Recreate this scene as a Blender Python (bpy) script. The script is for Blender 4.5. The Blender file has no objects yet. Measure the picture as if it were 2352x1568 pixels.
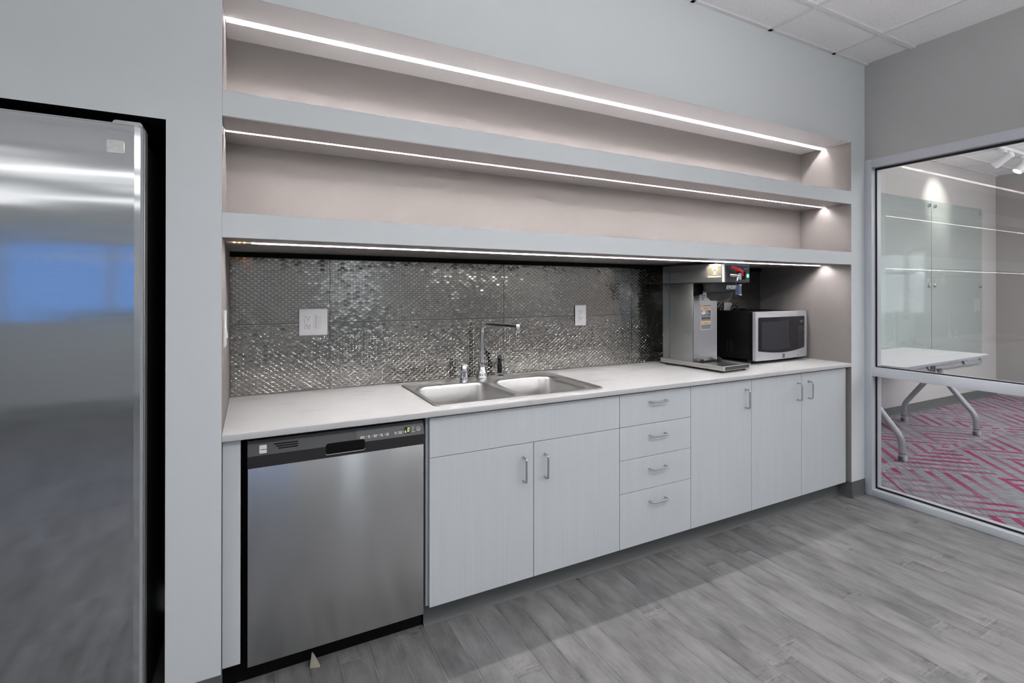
import bpy, bmesh, math, random
from mathutils import Vector, Matrix
random.seed(7)
PI = math.pi
S = bpy.context.scene
COL = S.collection

# ---------------------------------------------------------------- numbers of the place (metres)
L = 3.506            # niche length
W = 3.660            # right wall plane
ZC = 2.807           # ceiling
Z1, Z2, Z3, Z4, Z5 = 2.286, 1.969, 1.888, 1.578, 1.498   # niche top / shelf faces
D1, D2 = 0.335, 0.646                                    # niche depths
ZT, ZB = 0.864, 0.8405                                   # worktop top / underside
XF = 8.60            # far wall of the meeting room
YM = 1.00            # back wall of the meeting room
YB = -5.6            # wall behind the camera
XL = -4.6            # left wall

# ---------------------------------------------------------------- materials
def new_mat(name):
    m = bpy.data.materials.new(name); m.use_nodes = True
    nt = m.node_tree
    return m, nt, nt.nodes, nt.links, nt.nodes['Principled BSDF']

def pbr(name, col, rough=0.5, metal=0.0, spec=0.5, coat=0.0, bump=None, noise=None, aniso=0.0, anisorot=0.0, emit=None):
    """bump=(scale, strength, distance)  noise=(scale3, amount)"""
    m, nt, N, K, b = new_mat(name)
    b.inputs['Base Color'].default_value = (*col, 1)
    b.inputs['Roughness'].default_value = rough
    b.inputs['Metallic'].default_value = metal
    b.inputs['Specular IOR Level'].default_value = spec
    b.inputs['Coat Weight'].default_value = coat
    if aniso:
        b.inputs['Anisotropic'].default_value = aniso
        b.inputs['Anisotropic Rotation'].default_value = anisorot
        t = N.new('ShaderNodeTangent'); t.direction_type = 'RADIAL'; t.axis = 'Z'
        K.new(t.outputs[0], b.inputs['Tangent'])
    if emit:
        b.inputs['Emission Color'].default_value = (*emit[0], 1)
        b.inputs['Emission Strength'].default_value = emit[1]
    tc = None
    if bump or noise:
        tc = N.new('ShaderNodeTexCoord')
    if bump:
        n = N.new('ShaderNodeTexNoise'); n.inputs['Scale'].default_value = bump[0]; n.inputs['Detail'].default_value = 3
        bp = N.new('ShaderNodeBump'); bp.inputs['Strength'].default_value = bump[1]; bp.inputs['Distance'].default_value = bump[2]
        K.new(tc.outputs['Object'], n.inputs['Vector']); K.new(n.outputs['Fac'], bp.inputs['Height']); K.new(bp.outputs[0], b.inputs['Normal'])
    if noise:
        mp = N.new('ShaderNodeMapping'); mp.inputs['Scale'].default_value = noise[0]
        n = N.new('ShaderNodeTexNoise'); n.inputs['Scale'].default_value = 1; n.inputs['Detail'].default_value = 4
        r = N.new('ShaderNodeMapRange'); r.inputs['From Min'].default_value = .3; r.inputs['From Max'].default_value = .7
        r.inputs['To Min'].default_value = 1 - noise[1]; r.inputs['To Max'].default_value = 1 + noise[1]
        mx = N.new('ShaderNodeVectorMath'); mx.operation = 'SCALE'; mx.inputs[0].default_value = col
        K.new(tc.outputs['Object'], mp.inputs['Vector']); K.new(mp.outputs[0], n.inputs['Vector'])
        K.new(n.outputs['Fac'], r.inputs['Value']); K.new(r.outputs[0], mx.inputs['Scale']); K.new(mx.outputs[0], b.inputs['Base Color'])
        if len(noise) > 2:
            r2 = N.new('ShaderNodeMapRange'); r2.inputs['To Min'].default_value = max(.02, rough - noise[2]); r2.inputs['To Max'].default_value = rough + noise[2]
            K.new(n.outputs['Fac'], r2.inputs['Value']); K.new(r2.outputs[0], b.inputs['Roughness'])
    return m

def emitter(name, col, strength):
    m, nt, N, K, b = new_mat(name)
    b.inputs['Base Color'].default_value = (.8, .8, .8, 1)
    b.inputs['Emission Color'].default_value = (*col, 1)
    b.inputs['Emission Strength'].default_value = strength
    return m

class G:
    """tiny node-graph helper"""
    def __init__(s, nt): s.nt = nt; s.N = nt.nodes; s.K = nt.links
    def m(s, op, a, b=None, c=None, clamp=False):
        n = s.N.new('ShaderNodeMath'); n.operation = op; n.use_clamp = clamp
        for i, v in enumerate((a, b, c)):
            if v is None: continue
            if isinstance(v, (int, float)): n.inputs[i].default_value = v
            else: s.K.new(v, n.inputs[i])
        return n.outputs[0]
    def xyz(s, v):
        n = s.N.new('ShaderNodeSeparateXYZ'); s.K.new(v, n.inputs[0]); return n.outputs
    def comb(s, x, y, z):
        n = s.N.new('ShaderNodeCombineXYZ')
        for i, v in enumerate((x, y, z)):
            if isinstance(v, (int, float)): n.inputs[i].default_value = v
            else: s.K.new(v, n.inputs[i])
        return n.outputs[0]
    def noise(s, v, scale=1, detail=3, rough=.5):
        n = s.N.new('ShaderNodeTexNoise'); n.inputs['Scale'].default_value = scale; n.inputs['Detail'].default_value = detail
        n.inputs['Roughness'].default_value = rough; s.K.new(v, n.inputs['Vector']); return n.outputs['Fac']
    def white(s, v, dims='3D'):
        n = s.N.new('ShaderNodeTexWhiteNoise'); n.noise_dimensions = dims
        s.K.new(v, n.inputs['W' if dims == '1D' else 'Vector']); return n.outputs['Value']
    def rng(s, v, a, b, c, d, smooth=False):
        n = s.N.new('ShaderNodeMapRange'); s.K.new(v, n.inputs['Value'])
        if smooth: n.interpolation_type = 'SMOOTHSTEP'
        for k, x in zip(('From Min', 'From Max', 'To Min', 'To Max'), (a, b, c, d)): n.inputs[k].default_value = x
        return n.outputs[0]
    def mix(s, f, a, b):
        n = s.N.new('ShaderNodeMix'); n.data_type = 'RGBA'
        if isinstance(f, (int, float)): n.inputs[0].default_value = f
        else: s.K.new(f, n.inputs[0])
        for i, v in ((6, a), (7, b)):
            if isinstance(v, tuple): n.inputs[i].default_value = (*v, 1)
            else: s.K.new(v, n.inputs[i])
        return n.outputs[2]
    def scale(s, col, f):
        n = s.N.new('ShaderNodeVectorMath'); n.operation = 'SCALE'
        if isinstance(col, tuple): n.inputs[0].default_value = col
        else: s.K.new(col, n.inputs[0])
        s.K.new(f, n.inputs['Scale']); return n.outputs[0]
    def bump(s, h, strength, dist):
        n = s.N.new('ShaderNodeBump'); n.inputs['Strength'].default_value = strength; n.inputs['Distance'].default_value = dist
        s.K.new(h, n.inputs['Height']); return n.outputs[0]

def obj_coord(g):
    return g.N.new('ShaderNodeTexCoord').outputs['Object']

def floor_mat():
    m, nt, N, K, b = new_mat('grey_wood_plank_tile'); g = G(nt)
    v = obj_coord(g); x, y, z = g.xyz(v)
    pw, pl = 0.1043, 0.93
    u = g.m('DIVIDE', g.m('ADD', x, 10 * pw - 0.786 + 8 * pw), pw)
    i = g.m('FLOOR', u); fu = g.m('SUBTRACT', u, i)
    off = g.m('MULTIPLY', g.white(i, '1D'), pl)
    t = g.m('DIVIDE', g.m('ADD', g.m('ADD', y, off), 20.0), pl)
    j = g.m('FLOOR', t); ft = g.m('SUBTRACT', t, j)
    rnd = g.white(g.comb(i, j, 3.0))
    # distances to plank edges (metres)
    du = g.m('MULTIPLY', g.m('MINIMUM', fu, g.m('SUBTRACT', 1.0, fu)), pw)
    dt = g.m('MULTIPLY', g.m('MINIMUM', ft, g.m('SUBTRACT', 1.0, ft)), pl)
    d = g.m('MINIMUM', du, dt)
    shift = g.m('MULTIPLY', rnd, 37.0)
    blotch = g.noise(g.comb(g.m('ADD', g.m('MULTIPLY', x, 13), shift), g.m('MULTIPLY', y, 4.5), shift), 1, 5, .62)
    grain = g.noise(g.comb(g.m('ADD', g.m('MULTIPLY', x, 120), shift), g.m('MULTIPLY', y, 5), shift), 1, 4, .6)
    knots = g.noise(g.comb(g.m('MULTIPLY', x, 22), g.m('ADD', g.m('MULTIPLY', y, 75), shift), shift), 1, 3, .6)
    nearend = g.rng(dt, .0, .10, 1, 0, True)
    kmask = g.m('MULTIPLY', nearend, g.rng(knots, .53, .66, 0, 1))
    edge = g.rng(du, .0, .016, 1, 0, True)
    val = g.m('ADD', g.rng(blotch, .28, .72, .62, 1.34), g.rng(grain, .3, .7, -.08, .08))
    val = g.m('MULTIPLY', val, g.rng(rnd, 0, 1, .88, 1.12))
    val = g.m('SUBTRACT', val, g.m('MULTIPLY', kmask, .34))
    val = g.m('SUBTRACT', val, g.m('MULTIPLY', edge, g.rng(blotch, .3, .7, .34, .06)))
    light = g.m('MULTIPLY', g.rng(d, .0010, .0022, 1, 0), g.rng(grain, .35, .6, .1, .5))
    val = g.m('ADD', val, light)
    tint = g.mix(g.noise(g.comb(g.m('MULTIPLY', x, 2.0), g.m('MULTIPLY', y, 2.0), shift), 1, 2), (.207, .204, .214), (.212, .209, .203))
    K.new(g.scale(tint, val), b.inputs['Base Color'])
    h = g.m('ADD', g.rng(d, 0, .006, 0, 1, True), g.m('MULTIPLY', g.m('ADD', grain, knots), .15))
    K.new(g.bump(h, .35, .0015), b.inputs['Normal'])
    K.new(g.rng(blotch, .3, .7, .5, .36), b.inputs['Roughness'])
    b.inputs['Specular IOR Level'].default_value = .4
    return m

def carpet_mat():
    m, nt, N, K, b = new_mat('grey_magenta_carpet'); g = G(nt)
    v = obj_coord(g); x, y, z = g.xyz(v)
    r = .7071
    p = g.m('MULTIPLY', g.m('ADD', x, y), r); q = g.m('MULTIPLY', g.m('SUBTRACT', x, y), r)
    wob = g.noise(g.comb(g.m('MULTIPLY', x, .9), g.m('MULTIPLY', y, .9), 0.0), 1, 1)
    ca = 1.10
    cx = g.m('FLOOR', g.m('DIVIDE', g.m('ADD', x, .12), ca)); fx = g.m('FRACT', g.m('DIVIDE', g.m('ADD', x, .12), ca))
    cy = g.m('FLOOR', g.m('DIVIDE', g.m('ADD', y, 9.65), ca)); fy = g.m('FRACT', g.m('DIVIDE', g.m('ADD', y, 9.65), ca))
    # triangles of every square take one of the two diagonal directions
    t1 = g.m('GREATER_THAN', fx, fy); t2 = g.m('GREATER_THAN', g.m('ADD', fx, fy), 1.0)
    par = g.m('MODULO', g.m('ABSOLUTE', g.m('ADD', g.m('ADD', cx, cy), g.m('ADD', t1, t2))), 2.0)
    sel = g.m('GREATER_THAN', par, .5)
    a = g.m('ADD', g.m('MULTIPLY', sel, p), g.m('MULTIPLY', g.m('SUBTRACT', 1.0, sel), q))   # across the stripes
    l = g.m('ADD', g.m('MULTIPLY', sel, q), g.m('MULTIPLY', g.m('SUBTRACT', 1.0, sel), p))   # along them
    pitch = .108
    sa = g.m('DIVIDE', a, pitch); si = g.m('FLOOR', sa); sf = g.m('FRACT', sa)
    stripe = g.m('MULTIPLY', g.rng(sf, .20, .24, 0, 1), g.rng(sf, .58, .62, 1, 0))
    cell = g.m('ADD', g.m('MULTIPLY', cx, 5.3), g.m('ADD', g.m('MULTIPLY', cy, 3.1), g.m('MULTIPLY', par, 1.7)))
    fade = g.noise(g.comb(g.m('ADD', g.m('MULTIPLY', si, .55), cell), g.m('MULTIPLY', l, 1.3), cell), 1, 1)
    yarn = g.noise(g.comb(g.m('MULTIPLY', a, 28), g.m('MULTIPLY', l, 190), 0.0), 1, 2)
    yarn2 = g.noise(g.comb(g.m('MULTIPLY', a, 9), g.m('MULTIPLY', l, 70), cell), 1, 3)
    inten = g.m('MULTIPLY', stripe, g.rng(fade, .28, .52, 0, 1))
    inten = g.m('MULTIPLY', inten, g.rng(yarn, .25, .6, .72, 1))
    grey = g.mix(g.rng(yarn2, .32, .68, 0, 1), (.16, .16, .185), (.36, .36, .40))
    pink = g.mix(g.rng(fade, .45, .66, 0, 1), (.27, .05, .13), (.30, .006, .085))
    K.new(g.mix(inten, grey, pink), b.inputs['Base Color'])
    b.inputs['Roughness'].default_value = .95; b.inputs['Specular IOR Level'].default_value = .1
    K.new(g.bump(yarn, .4, .002), b.inputs['Normal'])
    return m

def ceiling_mat():
    m, nt, N, K, b = new_mat('mineral_ceiling_tile'); g = G(nt)
    v = obj_coord(g)
    n1 = g.noise(v, 150, 2, .6); n2 = g.noise(v, 60, 3, .6)
    pits = g.m('MULTIPLY', g.rng(n1, .62, .68, 0, 1), g.rng(n2, .45, .6, .2, 1))
    K.new(g.mix(pits, (.88, .88, .89), (.45, .45, .46)), b.inputs['Base Color'])
    K.new(g.bump(g.m('SUBTRACT', g.m('MULTIPLY', n2, .3), pits), .5, .001), b.inputs['Normal'])
    b.inputs['Roughness'].default_value = .95; b.inputs['Specular IOR Level'].default_value = .1
    return m

def counter_mat():
    m, nt, N, K, b = new_mat('white_marbled_laminate'); g = G(nt)
    v = obj_coord(g); x, y, z = g.xyz(v)
    n = g.noise(g.comb(g.m('MULTIPLY', x, 5), g.m('MULTIPLY', y, 14), 0.0), 1, 5, .6)
    n2 = g.noise(g.comb(g.m('MULTIPLY', x, 2.2), g.m('MULTIPLY', y, 3.5), 4.0), 1, 3)
    f = g.m('MULTIPLY', g.rng(n, .52, .70, 0, 1, True), g.rng(n2, .4, .6, 0, 1))
    K.new(g.mix(f, (.57, .57, .575), (.45, .45, .465)), b.inputs['Base Color'])
    b.inputs['Roughness'].default_value = .38; b.inputs['Specular IOR Level'].default_value = .4
    return m

def glass_mat(name, tint=(.97, .985, .98), f0=.05, gain=1.0):
    m, nt, N, K, b = new_mat(name); g = G(nt)
    N.remove(b); out = [n for n in N if n.type == 'OUTPUT_MATERIAL'][0]
    tr = N.new('ShaderNodeBsdfTransparent'); tr.inputs[0].default_value = (*tint, 1)
    gl = N.new('ShaderNodeBsdfGlossy'); gl.inputs['Roughness'].default_value = 0.0
    lw = N.new('ShaderNodeLayerWeight'); lw.inputs['Blend'].default_value = .5
    f = g.m('ADD', g.m('MULTIPLY', g.m('POWER', lw.outputs['Facing'], 5.0), gain * (1 - f0)), f0, clamp=True)
    mx = N.new('ShaderNodeMixShader'); K.new(f, mx.inputs[0]); K.new(tr.outputs[0], mx.inputs[1]); K.new(gl.outputs[0], mx.inputs[2])
    K.new(mx.outputs[0], out.inputs[0])
    return m

def brushed(name, col, rough, vertical_scale, amount=.05, aniso=.6, rot=0.0):
    """stainless sheet; grain runs along x when vertical_scale > 1"""
    m, nt, N, K, b = new_mat(name); g = G(nt)
    v = obj_coord(g); x, y, z = g.xyz(v)
    n = g.noise(g.comb(g.m('MULTIPLY', x, vertical_scale[0]), g.m('MULTIPLY', y, vertical_scale[1]), g.m('MULTIPLY', z, vertical_scale[2])), 1, 3)
    K.new(g.scale(col, g.rng(n, .3, .7, 1 - amount, 1 + amount)), b.inputs['Base Color'])
    b.inputs['Metallic'].default_value = 1
    K.new(g.rng(n, .3, .7, rough - .03, rough + .03), b.inputs['Roughness'])
    if aniso:
        b.inputs['Anisotropic'].default_value = aniso; b.inputs['Anisotropic Rotation'].default_value = rot
        t = N.new('ShaderNodeTangent'); t.direction_type = 'RADIAL'; t.axis = 'Z'
        K.new(t.outputs[0], b.inputs['Tangent'])
    return m

def fridge_steel():
    m, nt, N, K, b = new_mat('fridge_steel'); g = G(nt)
    v = obj_coord(g); x, y, z = g.xyz(v)
    n = g.noise(g.comb(g.m('MULTIPLY', x, 6), 0.0, g.m('MULTIPLY', z, 500)), 1, 2)
    w = g.noise(g.comb(g.m('MULTIPLY', x, .9), 0.0, g.m('MULTIPLY', z, 5.5)), 1, 2)
    K.new(g.scale((.52, .535, .55), g.rng(n, .3, .7, .97, 1.03)), b.inputs['Base Color'])
    b.inputs['Metallic'].default_value = 1; b.inputs['Roughness'].default_value = .085
    K.new(g.bump(w, .3, .007), b.inputs['Normal'])
    return m

M = {}
M['wall'] = pbr('pale_grey_wall_paint', (.66, .695, .715), .65, spec=.25, bump=(160, .12, .002))
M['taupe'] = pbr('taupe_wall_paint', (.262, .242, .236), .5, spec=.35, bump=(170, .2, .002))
M['grey'] = pbr('mid_grey_wall_paint', (.44, .44, .445), .65, spec=.25, bump=(160, .1, .002))
M['soffit'] = pbr('white_soffit_paint', (.86, .845, .845), .6, spec=.25)
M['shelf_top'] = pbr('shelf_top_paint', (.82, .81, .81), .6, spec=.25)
M['alcove'] = pbr('shade_black_alcove_lining', (.02, .02, .018), .8, spec=.1)  # darkness of the shaded recess, put into the lining colour
M['floor'] = floor_mat(); M['carpet'] = carpet_mat(); M['ceiling'] = ceiling_mat()
M['tee'] = pbr('ceiling_grid_paint', (.76, .76, .77), .5)
M['base'] = pbr('grey_rubber_base', (.105, .11, .112), .45, spec=.4)
M['cab'] = pbr('pale_grey_laminate', (.60, .635, .66), .45, spec=.35, noise=((90, 90, 2.0), .03))
M['cabin'] = pbr('cabinet_carcass', (.22, .23, .23), .7)
M['olive'] = pbr('dark_filler_strip', (.10, .105, .085), .7)
M['counter'] = counter_mat()
M['nickel'] = pbr('satin_nickel', (.56, .57, .58), .28, metal=1)
M['chrome'] = pbr('polished_chrome', (.78, .79, .81), .05, metal=1)
M['sink'] = brushed('sink_steel', (.50, .495, .49), .33, (8, 500, 8), .015, 0)
M['dw_steel'] = pbr('dishwasher_steel', (.52, .525, .53), .24, metal=1, aniso=.85, anisorot=.25)
M['fridge_steel'] = fridge_steel()
M['fridge_side'] = pbr('fridge_door_edge', (.46, .48, .48), .35, metal=.6)
M['fridge_body'] = pbr('fridge_cabinet', (.045, .045, .045), .5)
M['badge'] = pbr('badge_metal', (.62, .63, .60), .3, metal=.8)
M['black'] = pbr('black_plastic', (.018, .018, .019), .42)
M['black_gloss'] = pbr('black_gloss', (.008, .008, .010), .08)
M['charcoal'] = pbr('charcoal_plastic', (.040, .042, .046), .42)
M['charcoal2'] = pbr('charcoal_panel', (.065, .068, .072), .35)
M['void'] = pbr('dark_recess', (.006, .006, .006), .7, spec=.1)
M['white_plastic'] = pbr('white_plastic', (.86, .86, .87), .35)
M['ink'] = pbr('printed_white_ink', (.65, .66, .68), .5)
M['darkink'] = pbr('printed_dark_ink', (.05, .05, .055), .6)
M['orange'] = pbr('warning_orange', (.72, .36, .08), .5)
M['paper'] = pbr('label_paper', (.62, .63, .66), .5)
M['beige'] = pbr('beige_sticker', (.17, .152, .095), .5)
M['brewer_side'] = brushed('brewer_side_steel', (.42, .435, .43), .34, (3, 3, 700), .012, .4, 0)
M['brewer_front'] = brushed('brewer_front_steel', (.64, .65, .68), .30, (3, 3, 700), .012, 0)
M['brewer_base'] = pbr('brewer_base_steel', (.66, .65, .62), .35, metal=.85)
M['red'] = pbr('red_lever', (.72, .012, .01), .3)
M['blue_edge'] = pbr('blue_trim', (.30, .42, .66), .35)
M['steelblue'] = pbr('blue_grey_handle', (.11, .16, .26), .3)
M['micro_black'] = pbr('microwave_black_paint', (.006, .006, .0065), .5, spec=.12)
M['micro_front'] = pbr('microwave_steel', (.60, .60, .63), .34, metal=.35)
M['micro_glass'] = pbr('microwave_window', (.012, .012, .018), .05, spec=.6)
M['micro_mesh'] = pbr('microwave_inner_window', (.030, .033, .040), .10)
M['dimgreen'] = pbr('dim_display', (.03, .035, .012), .3, emit=((.5, .55, .1), .06))
M['frame'] = pbr('painted_window_frame', (.56, .585, .64), .45, spec=.35)
M['gasket'] = pbr('black_gasket', (.006, .005, .006), .5)
M['glass'] = glass_mat('clear_glass', (.97, .985, .98), .055)
M['board'] = pbr('green_tinted_glass_board', (.42, .475, .46), .05, spec=.55)
M['nextwall'] = pbr('meeting_room_wall', (.60, .59, .585), .65, spec=.25)
M['farwall'] = pbr('meeting_room_taupe', (.40, .385, .37), .65, spec=.25)
M['table'] = pbr('white_table_laminate', (.70, .70, .72), .35)
M['table_edge'] = pbr('grey_edge_band', (.30, .31, .36), .5)
M['silver'] = pbr('silver_powdercoat', (.36, .37, .40), .35, metal=.4)
M['castor'] = pbr('grey_castor_wheel', (.42, .43, .46), .4)
M['white_metal'] = pbr('white_metal', (.75, .75, .76), .35)
M['fill_diffuser'] = emitter('added_pendant_diffuser', (1.0, .985, .975), 13.0)  # glow of the added pendants in the kitchen and meeting room
M['fill_diffuser_rear'] = emitter('added_rear_diffuser', (1.0, .985, .975), 2.6)
M['fill_diffuser_meeting'] = emitter('added_meeting_diffuser', (1.0, .98, .97), 16.5)
M['lamp'] = emitter('track_lamp_face', (1.0, .95, .86), 14.0)
M['led'] = None
M['led_shell'] = pbr('led_channel', (.80, .79, .79), .4)
M['green_light'] = emitter('green_button', (.02, .75, .32), 1.0)
M['lo'] = emitter('digit_green', (.55, .75, .05), 1.1)
M['amber'] = emitter('amber_diode', (1.0, .42, .10), 14)
M['scrap'] = pbr('tan_scrap', (.30, .27, .22), .8)

def led_mat(k):
    m, nt, N, K, b = new_mat('led_strip_light')
    LEDK = 230.0 * k; g = G(nt)
    v = obj_coord(g); x, y, z = g.xyz(v)
    f = g.m('FRACT', g.m('MULTIPLY', x, 1 / .0175))
    s = g.m('ADD', g.m('MULTIPLY', g.rng(g.m('ABSOLUTE', g.m('SUBTRACT', f, .5)), .08, .42, 1, 0, True), LEDK * 1.2), LEDK * .4)
    b.inputs['Base Color'].default_value = (.8, .8, .8, 1)
    b.inputs['Emission Color'].default_value = (1, .95, .945, 1)
    K.new(s, b.inputs['Emission Strength'])
    return m
LED = [led_mat(.85), led_mat(.72), led_mat(1.0)]

# ---------------------------------------------------------------- mesh helpers
def BM(): return bmesh.new()

def box(bm, x0, x1, y0, y1, z0, z1, bev=0, seg=2, mat=None, skip=(), mi=0):
    vs = [bm.verts.new((x, y, z)) for x in (x0, x1) for y in (y0, y1) for z in (z0, z1)]
    idx = {'-x': (0, 1, 3, 2), '+x': (4, 6, 7, 5), '-y': (0, 4, 5, 1), '+y': (2, 3, 7, 6), '-z': (0, 2, 6, 4), '+z': (1, 5, 7, 3)}
    fs = []
    for k, t in idx.items():
        if k in skip: continue
        f = bm.faces.new([vs[i] for i in t]); f.material_index = mi; fs.append(f)
    if bev:
        es = list({e for f in fs for e in f.edges})
        r = bmesh.ops.bevel(bm, geom=es, offset=bev, segments=seg, affect='EDGES', profile=.5)
        vs = list({v for v in vs if v.is_valid} | set(r['verts']))
    if mat is not None:
        for v in vs: v.co = mat @ v.co
    return vs

def prism(bm, pts, depth, mat):
    """2-D outline in local xy, extruded along local +z by depth, placed by mat; outline counter-clockwise"""
    n = len(pts)
    a = [bm.verts.new(mat @ Vector((p[0], p[1], 0))) for p in pts]
    b = [bm.verts.new(mat @ Vector((p[0], p[1], depth))) for p in pts]
    bm.faces.new(a[::-1]); bm.faces.new(b)
    for i in range(n):
        j = (i + 1) % n
        bm.faces.new((a[i], a[j], b[j], b[i]))
    return a + b

def rrect(x0, x1, y0, y1, r, n=6):
    out = []
    for cx, cy, a0 in ((x1 - r, y0 + r, -90), (x1 - r, y1 - r, 0), (x0 + r, y1 - r, 90), (x0 + r, y0 + r, 180)):
        for k in range(n + 1):
            a = math.radians(a0 + 90 * k / n); out.append((cx + r * math.cos(a), cy + r * math.sin(a)))
    return out

def lathe(bm, prof, mat=Matrix(), n=28, caps=True):
    rings = []
    for r, z in prof:
        rings.append([bm.verts.new(mat @ Vector((r * math.cos(2 * PI * k / n), r * math.sin(2 * PI * k / n), z))) for k in range(n)])
    for a, b in zip(rings, rings[1:]):
        for k in range(n):
            j = (k + 1) % n; bm.faces.new((a[k], a[j], b[j], b[k]))
    if caps:
        bm.faces.new(rings[0][::-1]); bm.faces.new(rings[-1])

def bend(pts, r, n=6):
    """round the corners of a polyline"""
    pts = [Vector(p) for p in pts]; out = [pts[0]]
    for i in range(1, len(pts) - 1):
        p = pts[i]; a = (pts[i - 1] - p); b = (pts[i + 1] - p)
        rr = min(r, a.length * .49, b.length * .49)
        a = p + a.normalized() * rr; b = p + b.normalized() * rr
        for k in range(n + 1):
            t = k / n; out.append(a * (1 - t) ** 2 + p * 2 * t * (1 - t) + b * t * t)
    out.append(pts[-1]); return out

def tube(bm, pts, rad, n=14, caps=True):
    pts = [Vector(p) for p in pts]
    rads = rad if isinstance(rad, (list, tuple)) else [rad] * len(pts)
    t0 = (pts[1] - pts[0]).normalized()
    ref = Vector((0, 0, 1)) if abs(t0.z) < .9 else Vector((1, 0, 0))
    u = t0.cross(ref).normalized(); rings = []
    for i, p in enumerate(pts):
        t = (pts[min(i + 1, len(pts) - 1)] - pts[max(i - 1, 0)]).normalized()
        u = (u - t * u.dot(t)).normalized(); w = t.cross(u)
        rings.append([bm.verts.new(p + (u * math.cos(2 * PI * k / n) + w * math.sin(2 * PI * k / n)) * rads[i]) for k in range(n)])
    for a, b in zip(rings, rings[1:]):
        for k in range(n):
            j = (k + 1) % n; bm.faces.new((a[k], a[j], b[j], b[k]))
    if caps:
        bm.faces.new(rings[0][::-1]); bm.faces.new(rings[-1])

def place(bm, mat):
    bmesh.ops.transform(bm, matrix=mat, verts=bm.verts); return bm

def world_loc(o):
    p = Vector(o.location)
    if o.parent: p += world_loc(o.parent)
    return p

def obj(name, bm, mats, parent=None, smooth=35, recalc=True, origin=None):
    """bm in world coordinates; origin = thing's base, or the bottom centre of the mesh"""
    if recalc: bmesh.ops.recalc_face_normals(bm, faces=bm.faces)
    me = bpy.data.meshes.new(name)
    xs = [v.co for v in bm.verts]
    lo = Vector((min(v.x for v in xs), min(v.y for v in xs), min(v.z for v in xs)))
    hi = Vector((max(v.x for v in xs), max(v.y for v in xs), max(v.z for v in xs)))
    org = Vector(origin) if origin is not None else Vector(((lo.x + hi.x) / 2, (lo.y + hi.y) / 2, lo.z))
    bmesh.ops.translate(bm, vec=-org, verts=bm.verts)
    bm.to_mesh(me); bm.free()
    if smooth:
        me.polygons.foreach_set('use_smooth', [True] * len(me.polygons)); me.set_sharp_from_angle(angle=math.radians(smooth))
    for m in (mats if isinstance(mats, (list, tuple)) else [mats]): me.materials.append(m)
    o = bpy.data.objects.new(name, me); COL.objects.link(o)
    if parent is not None:
        o.parent = parent; o.location = org - world_loc(parent)
    else:
        o.location = org
    return o

def tag(o, label, cat, group=None):
    o['label'] = label; o['category'] = cat
    if group: o['group'] = group
    return o

def thing(name, label, cat, loc, group=None):
    o = bpy.data.objects.new(name, None); COL.objects.link(o); o.empty_display_size = .1
    o.location = loc
    return tag(o, label, cat, group)

def struct(name, bm, mats, parent=None, origin=(0, 0, 0), smooth=35, recalc=True):
    o = obj(name, bm, mats, parent, smooth, recalc, origin)
    if parent is None: o['kind'] = 'structure'
    return o

def text(name, s, size, mat, parent, m, depth=.0003, align='CENTER', sx=1.0):
    c = bpy.data.curves.new(name, 'FONT'); c.body = s; c.size = size; c.align_x = align; c.align_y = 'CENTER'
    c.extrude = depth; c.resolution_u = 3
    tmp = bpy.data.objects.new('tmp', c); COL.objects.link(tmp)
    dg = bpy.context.evaluated_depsgraph_get(); dg.update()
    me = bpy.data.meshes.new_from_object(tmp.evaluated_get(dg)); bpy.data.objects.remove(tmp)
    bm = BM(); bm.from_mesh(me); bpy.data.meshes.remove(me)
    bmesh.ops.scale(bm, vec=(sx, 1, 1), verts=bm.verts)
    place(bm, m)
    return obj(name, bm, mat, parent, smooth=0)

def wallm(x, y, z, facing='-y'):
    """frame whose local x runs right, local y up and local z out of a surface facing the camera side"""
    if facing == '-y':
        R = Matrix(((1, 0, 0), (0, 0, -1), (0, 1, 0)))
    elif facing == '-x':          # left side faces: right = -y
        R = Matrix(((0, 0, -1), (-1, 0, 0), (0, 1, 0)))
    elif facing == '+x':
        R = Matrix(((0, 0, 1), (1, 0, 0), (0, 1, 0)))
    return Matrix.Translation((x, y, z)) @ R.to_4x4()

# ================================================================= SETTING
# floor
bm = BM(); box(bm, XL - .1, W + .055, YB - .1, .66, -.05, 0)
struct('floor', bm, M['floor'])
bm = BM(); box(bm, W + .056, XF + .1, YB - .1, YM + .1, -.05, 0)
struct('floor_meeting_room', bm, M['carpet'])

# ceiling with its grid
def ceiling(name, x0, x1, y0, y1, xs, ys, wall_angle_y):
    bm = BM(); box(bm, x0, x1, y0, y1, ZC + .008, ZC + .06)
    o = struct(name, bm, M['ceiling'])
    g = BM(); h = .012
    for x in xs: box(g, x - h, x + h, y0, y1, ZC - .002, ZC + .009)
    for y in ys: box(g, x0, x1, y - h, y + h, ZC - .0021, ZC + .009)
    box(g, x0, x1, wall_angle_y - .022, wall_angle_y + .004, ZC - .002, ZC + .009)
    obj('ceiling_grid', g, M['tee'], o, origin=(0, 0, 0))
    return o
p = .6096
kx = [2.692 + p * k for k in range(-12, 2)]; kx = [x for x in kx if XL < x < W]
ky = [-.274 - p * k for k in range(0, 9)]
ceiling('ceiling', XL - .1, W + .05, YB - .1, .05, kx, ky, 0)
ceiling('ceiling_meeting_room', W + .05, XF + .1, YB - .1, YM + .1, [3.95 + p * k for k in range(8)], [YM - .26 - p * k for k in range(10)], YM)

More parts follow.
